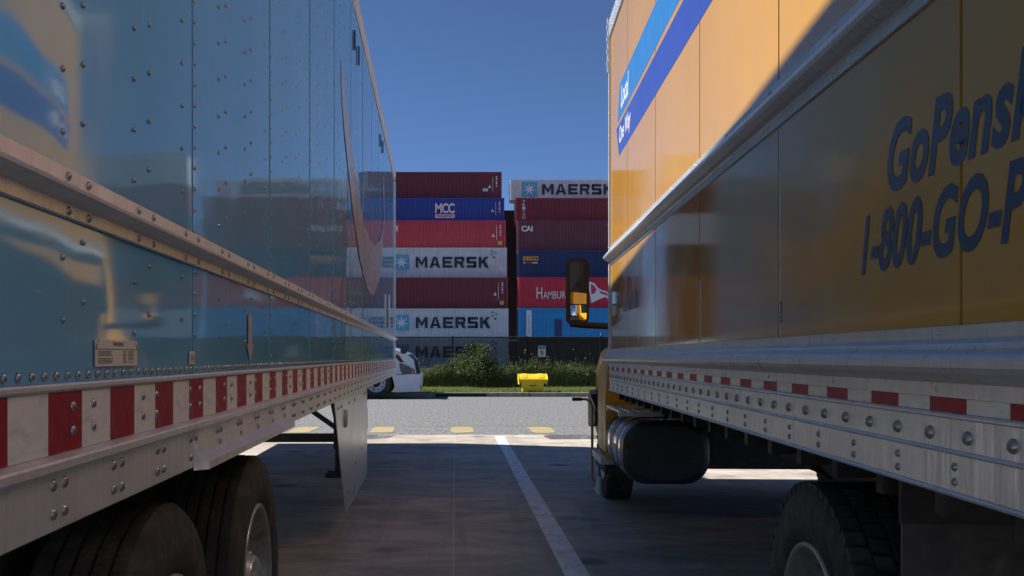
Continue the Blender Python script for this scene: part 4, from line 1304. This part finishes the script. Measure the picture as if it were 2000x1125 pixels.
m = MB(); m.prism([(-.62,.28),(-.02,.30),(-.0,.66),(-.16,.68),(-.70,.64)],'y',.02,2.38); m.build('bumper', MATS['tractor_white'], tr_, bevel=.08, seg=4)
m = MB(); m.prism([(-.16,.76),(-.015,.76),(-.09,1.16),(-.27,1.36),(-.36,1.36)],'y',.32,2.08); m.build('grille', MATS['black_plastic'], tr_, bevel=.01)
m = MB(); m.prism([(-.46,.76),(-.12,.76),(-.13,.86),(-.34,.98),(-.55,1.06),(-.53,.90)],'y',.07,.34); m.build('headlight', MATS['lamp_glass'], tr_, bevel=.03)
MB().prism([(-.20,.77),(-.12,.77),(-.13,.85),(-.22,.89)],'y',.055,.075).build('turn_lamp', MATS['amber_glass'], tr_)
m = MB(); m.prism([(-.56,1.12),(-.44,1.12),(-.60,1.34),(-.80,1.38)],'y',.085,.105); m.build('side_vent', MATS['black_plastic'], tr_)
mr = MB(); mr.tube([(-.36,.22,1.34),(-.40,.10,1.44),(-.43,.02,1.50)],.015,8); mr.build('mirror_arm', MATS['black_plastic'], tr_)
m = MB(); m.prism(rrect(-.44,1.50,.16,.20,.05),'y',-.10,.06); m.build('bonnet_mirror', MATS['black_plastic'], tr_, bevel=.02)
m = MB(); m.box(-8.0,-.7,.7,.8,.6,.9); m.box(-8.0,-.7,1.6,1.7,.6,.9); m.build('frame_rail', MATS['chassis'], tr_)
MB().box(-7.6,-2.1,.02,.30,.30,.95).build('side_fairing', MATS['tractor_white'], tr_, bevel=.03)
def road_wheel(x, y):
    w = empty('wheel', (x, y, .485)); w.parent = tr_
    MB().lathe([(a, b) for a, b in [(.03,.285),(.01,.31),(0,.38),(.015,.45),(.04,.48),(.24,.48),(.27,.45),(.28,.38),(.26,.30),(.25,.285)]], (0,0,0), 'y', 48).build('tyre', MATS['rubber'], w)
    MB().lathe([(.012,.292),(.008,.28),(.03,.26),(.05,.235),(.03,.19),(.04,.13)],(0,0,0),'y',40).build('rim', MATS['rim_white'], w)
    MB().lathe([(.04,.13),(-.02,.12),(-.06,.09),(-.065,.001)],(0,0,0),'y',20).build('hub', MATS['black_plastic'], w)
    hole = MB().lathe([(.027,.001),(.027,.028)],(0,0,0),'y',10).mesh('hand_hole')
    for k in range(10):
        a = 2*math.pi*k/10; o = obj_from('hand_hole', hole, w, MATS['black_plastic']); o.location = (.21*math.cos(a), 0.008, .21*math.sin(a))
road_wheel(-1.30, .10); road_wheel(-1.30, 2.02); road_wheel(-7.0, .1)
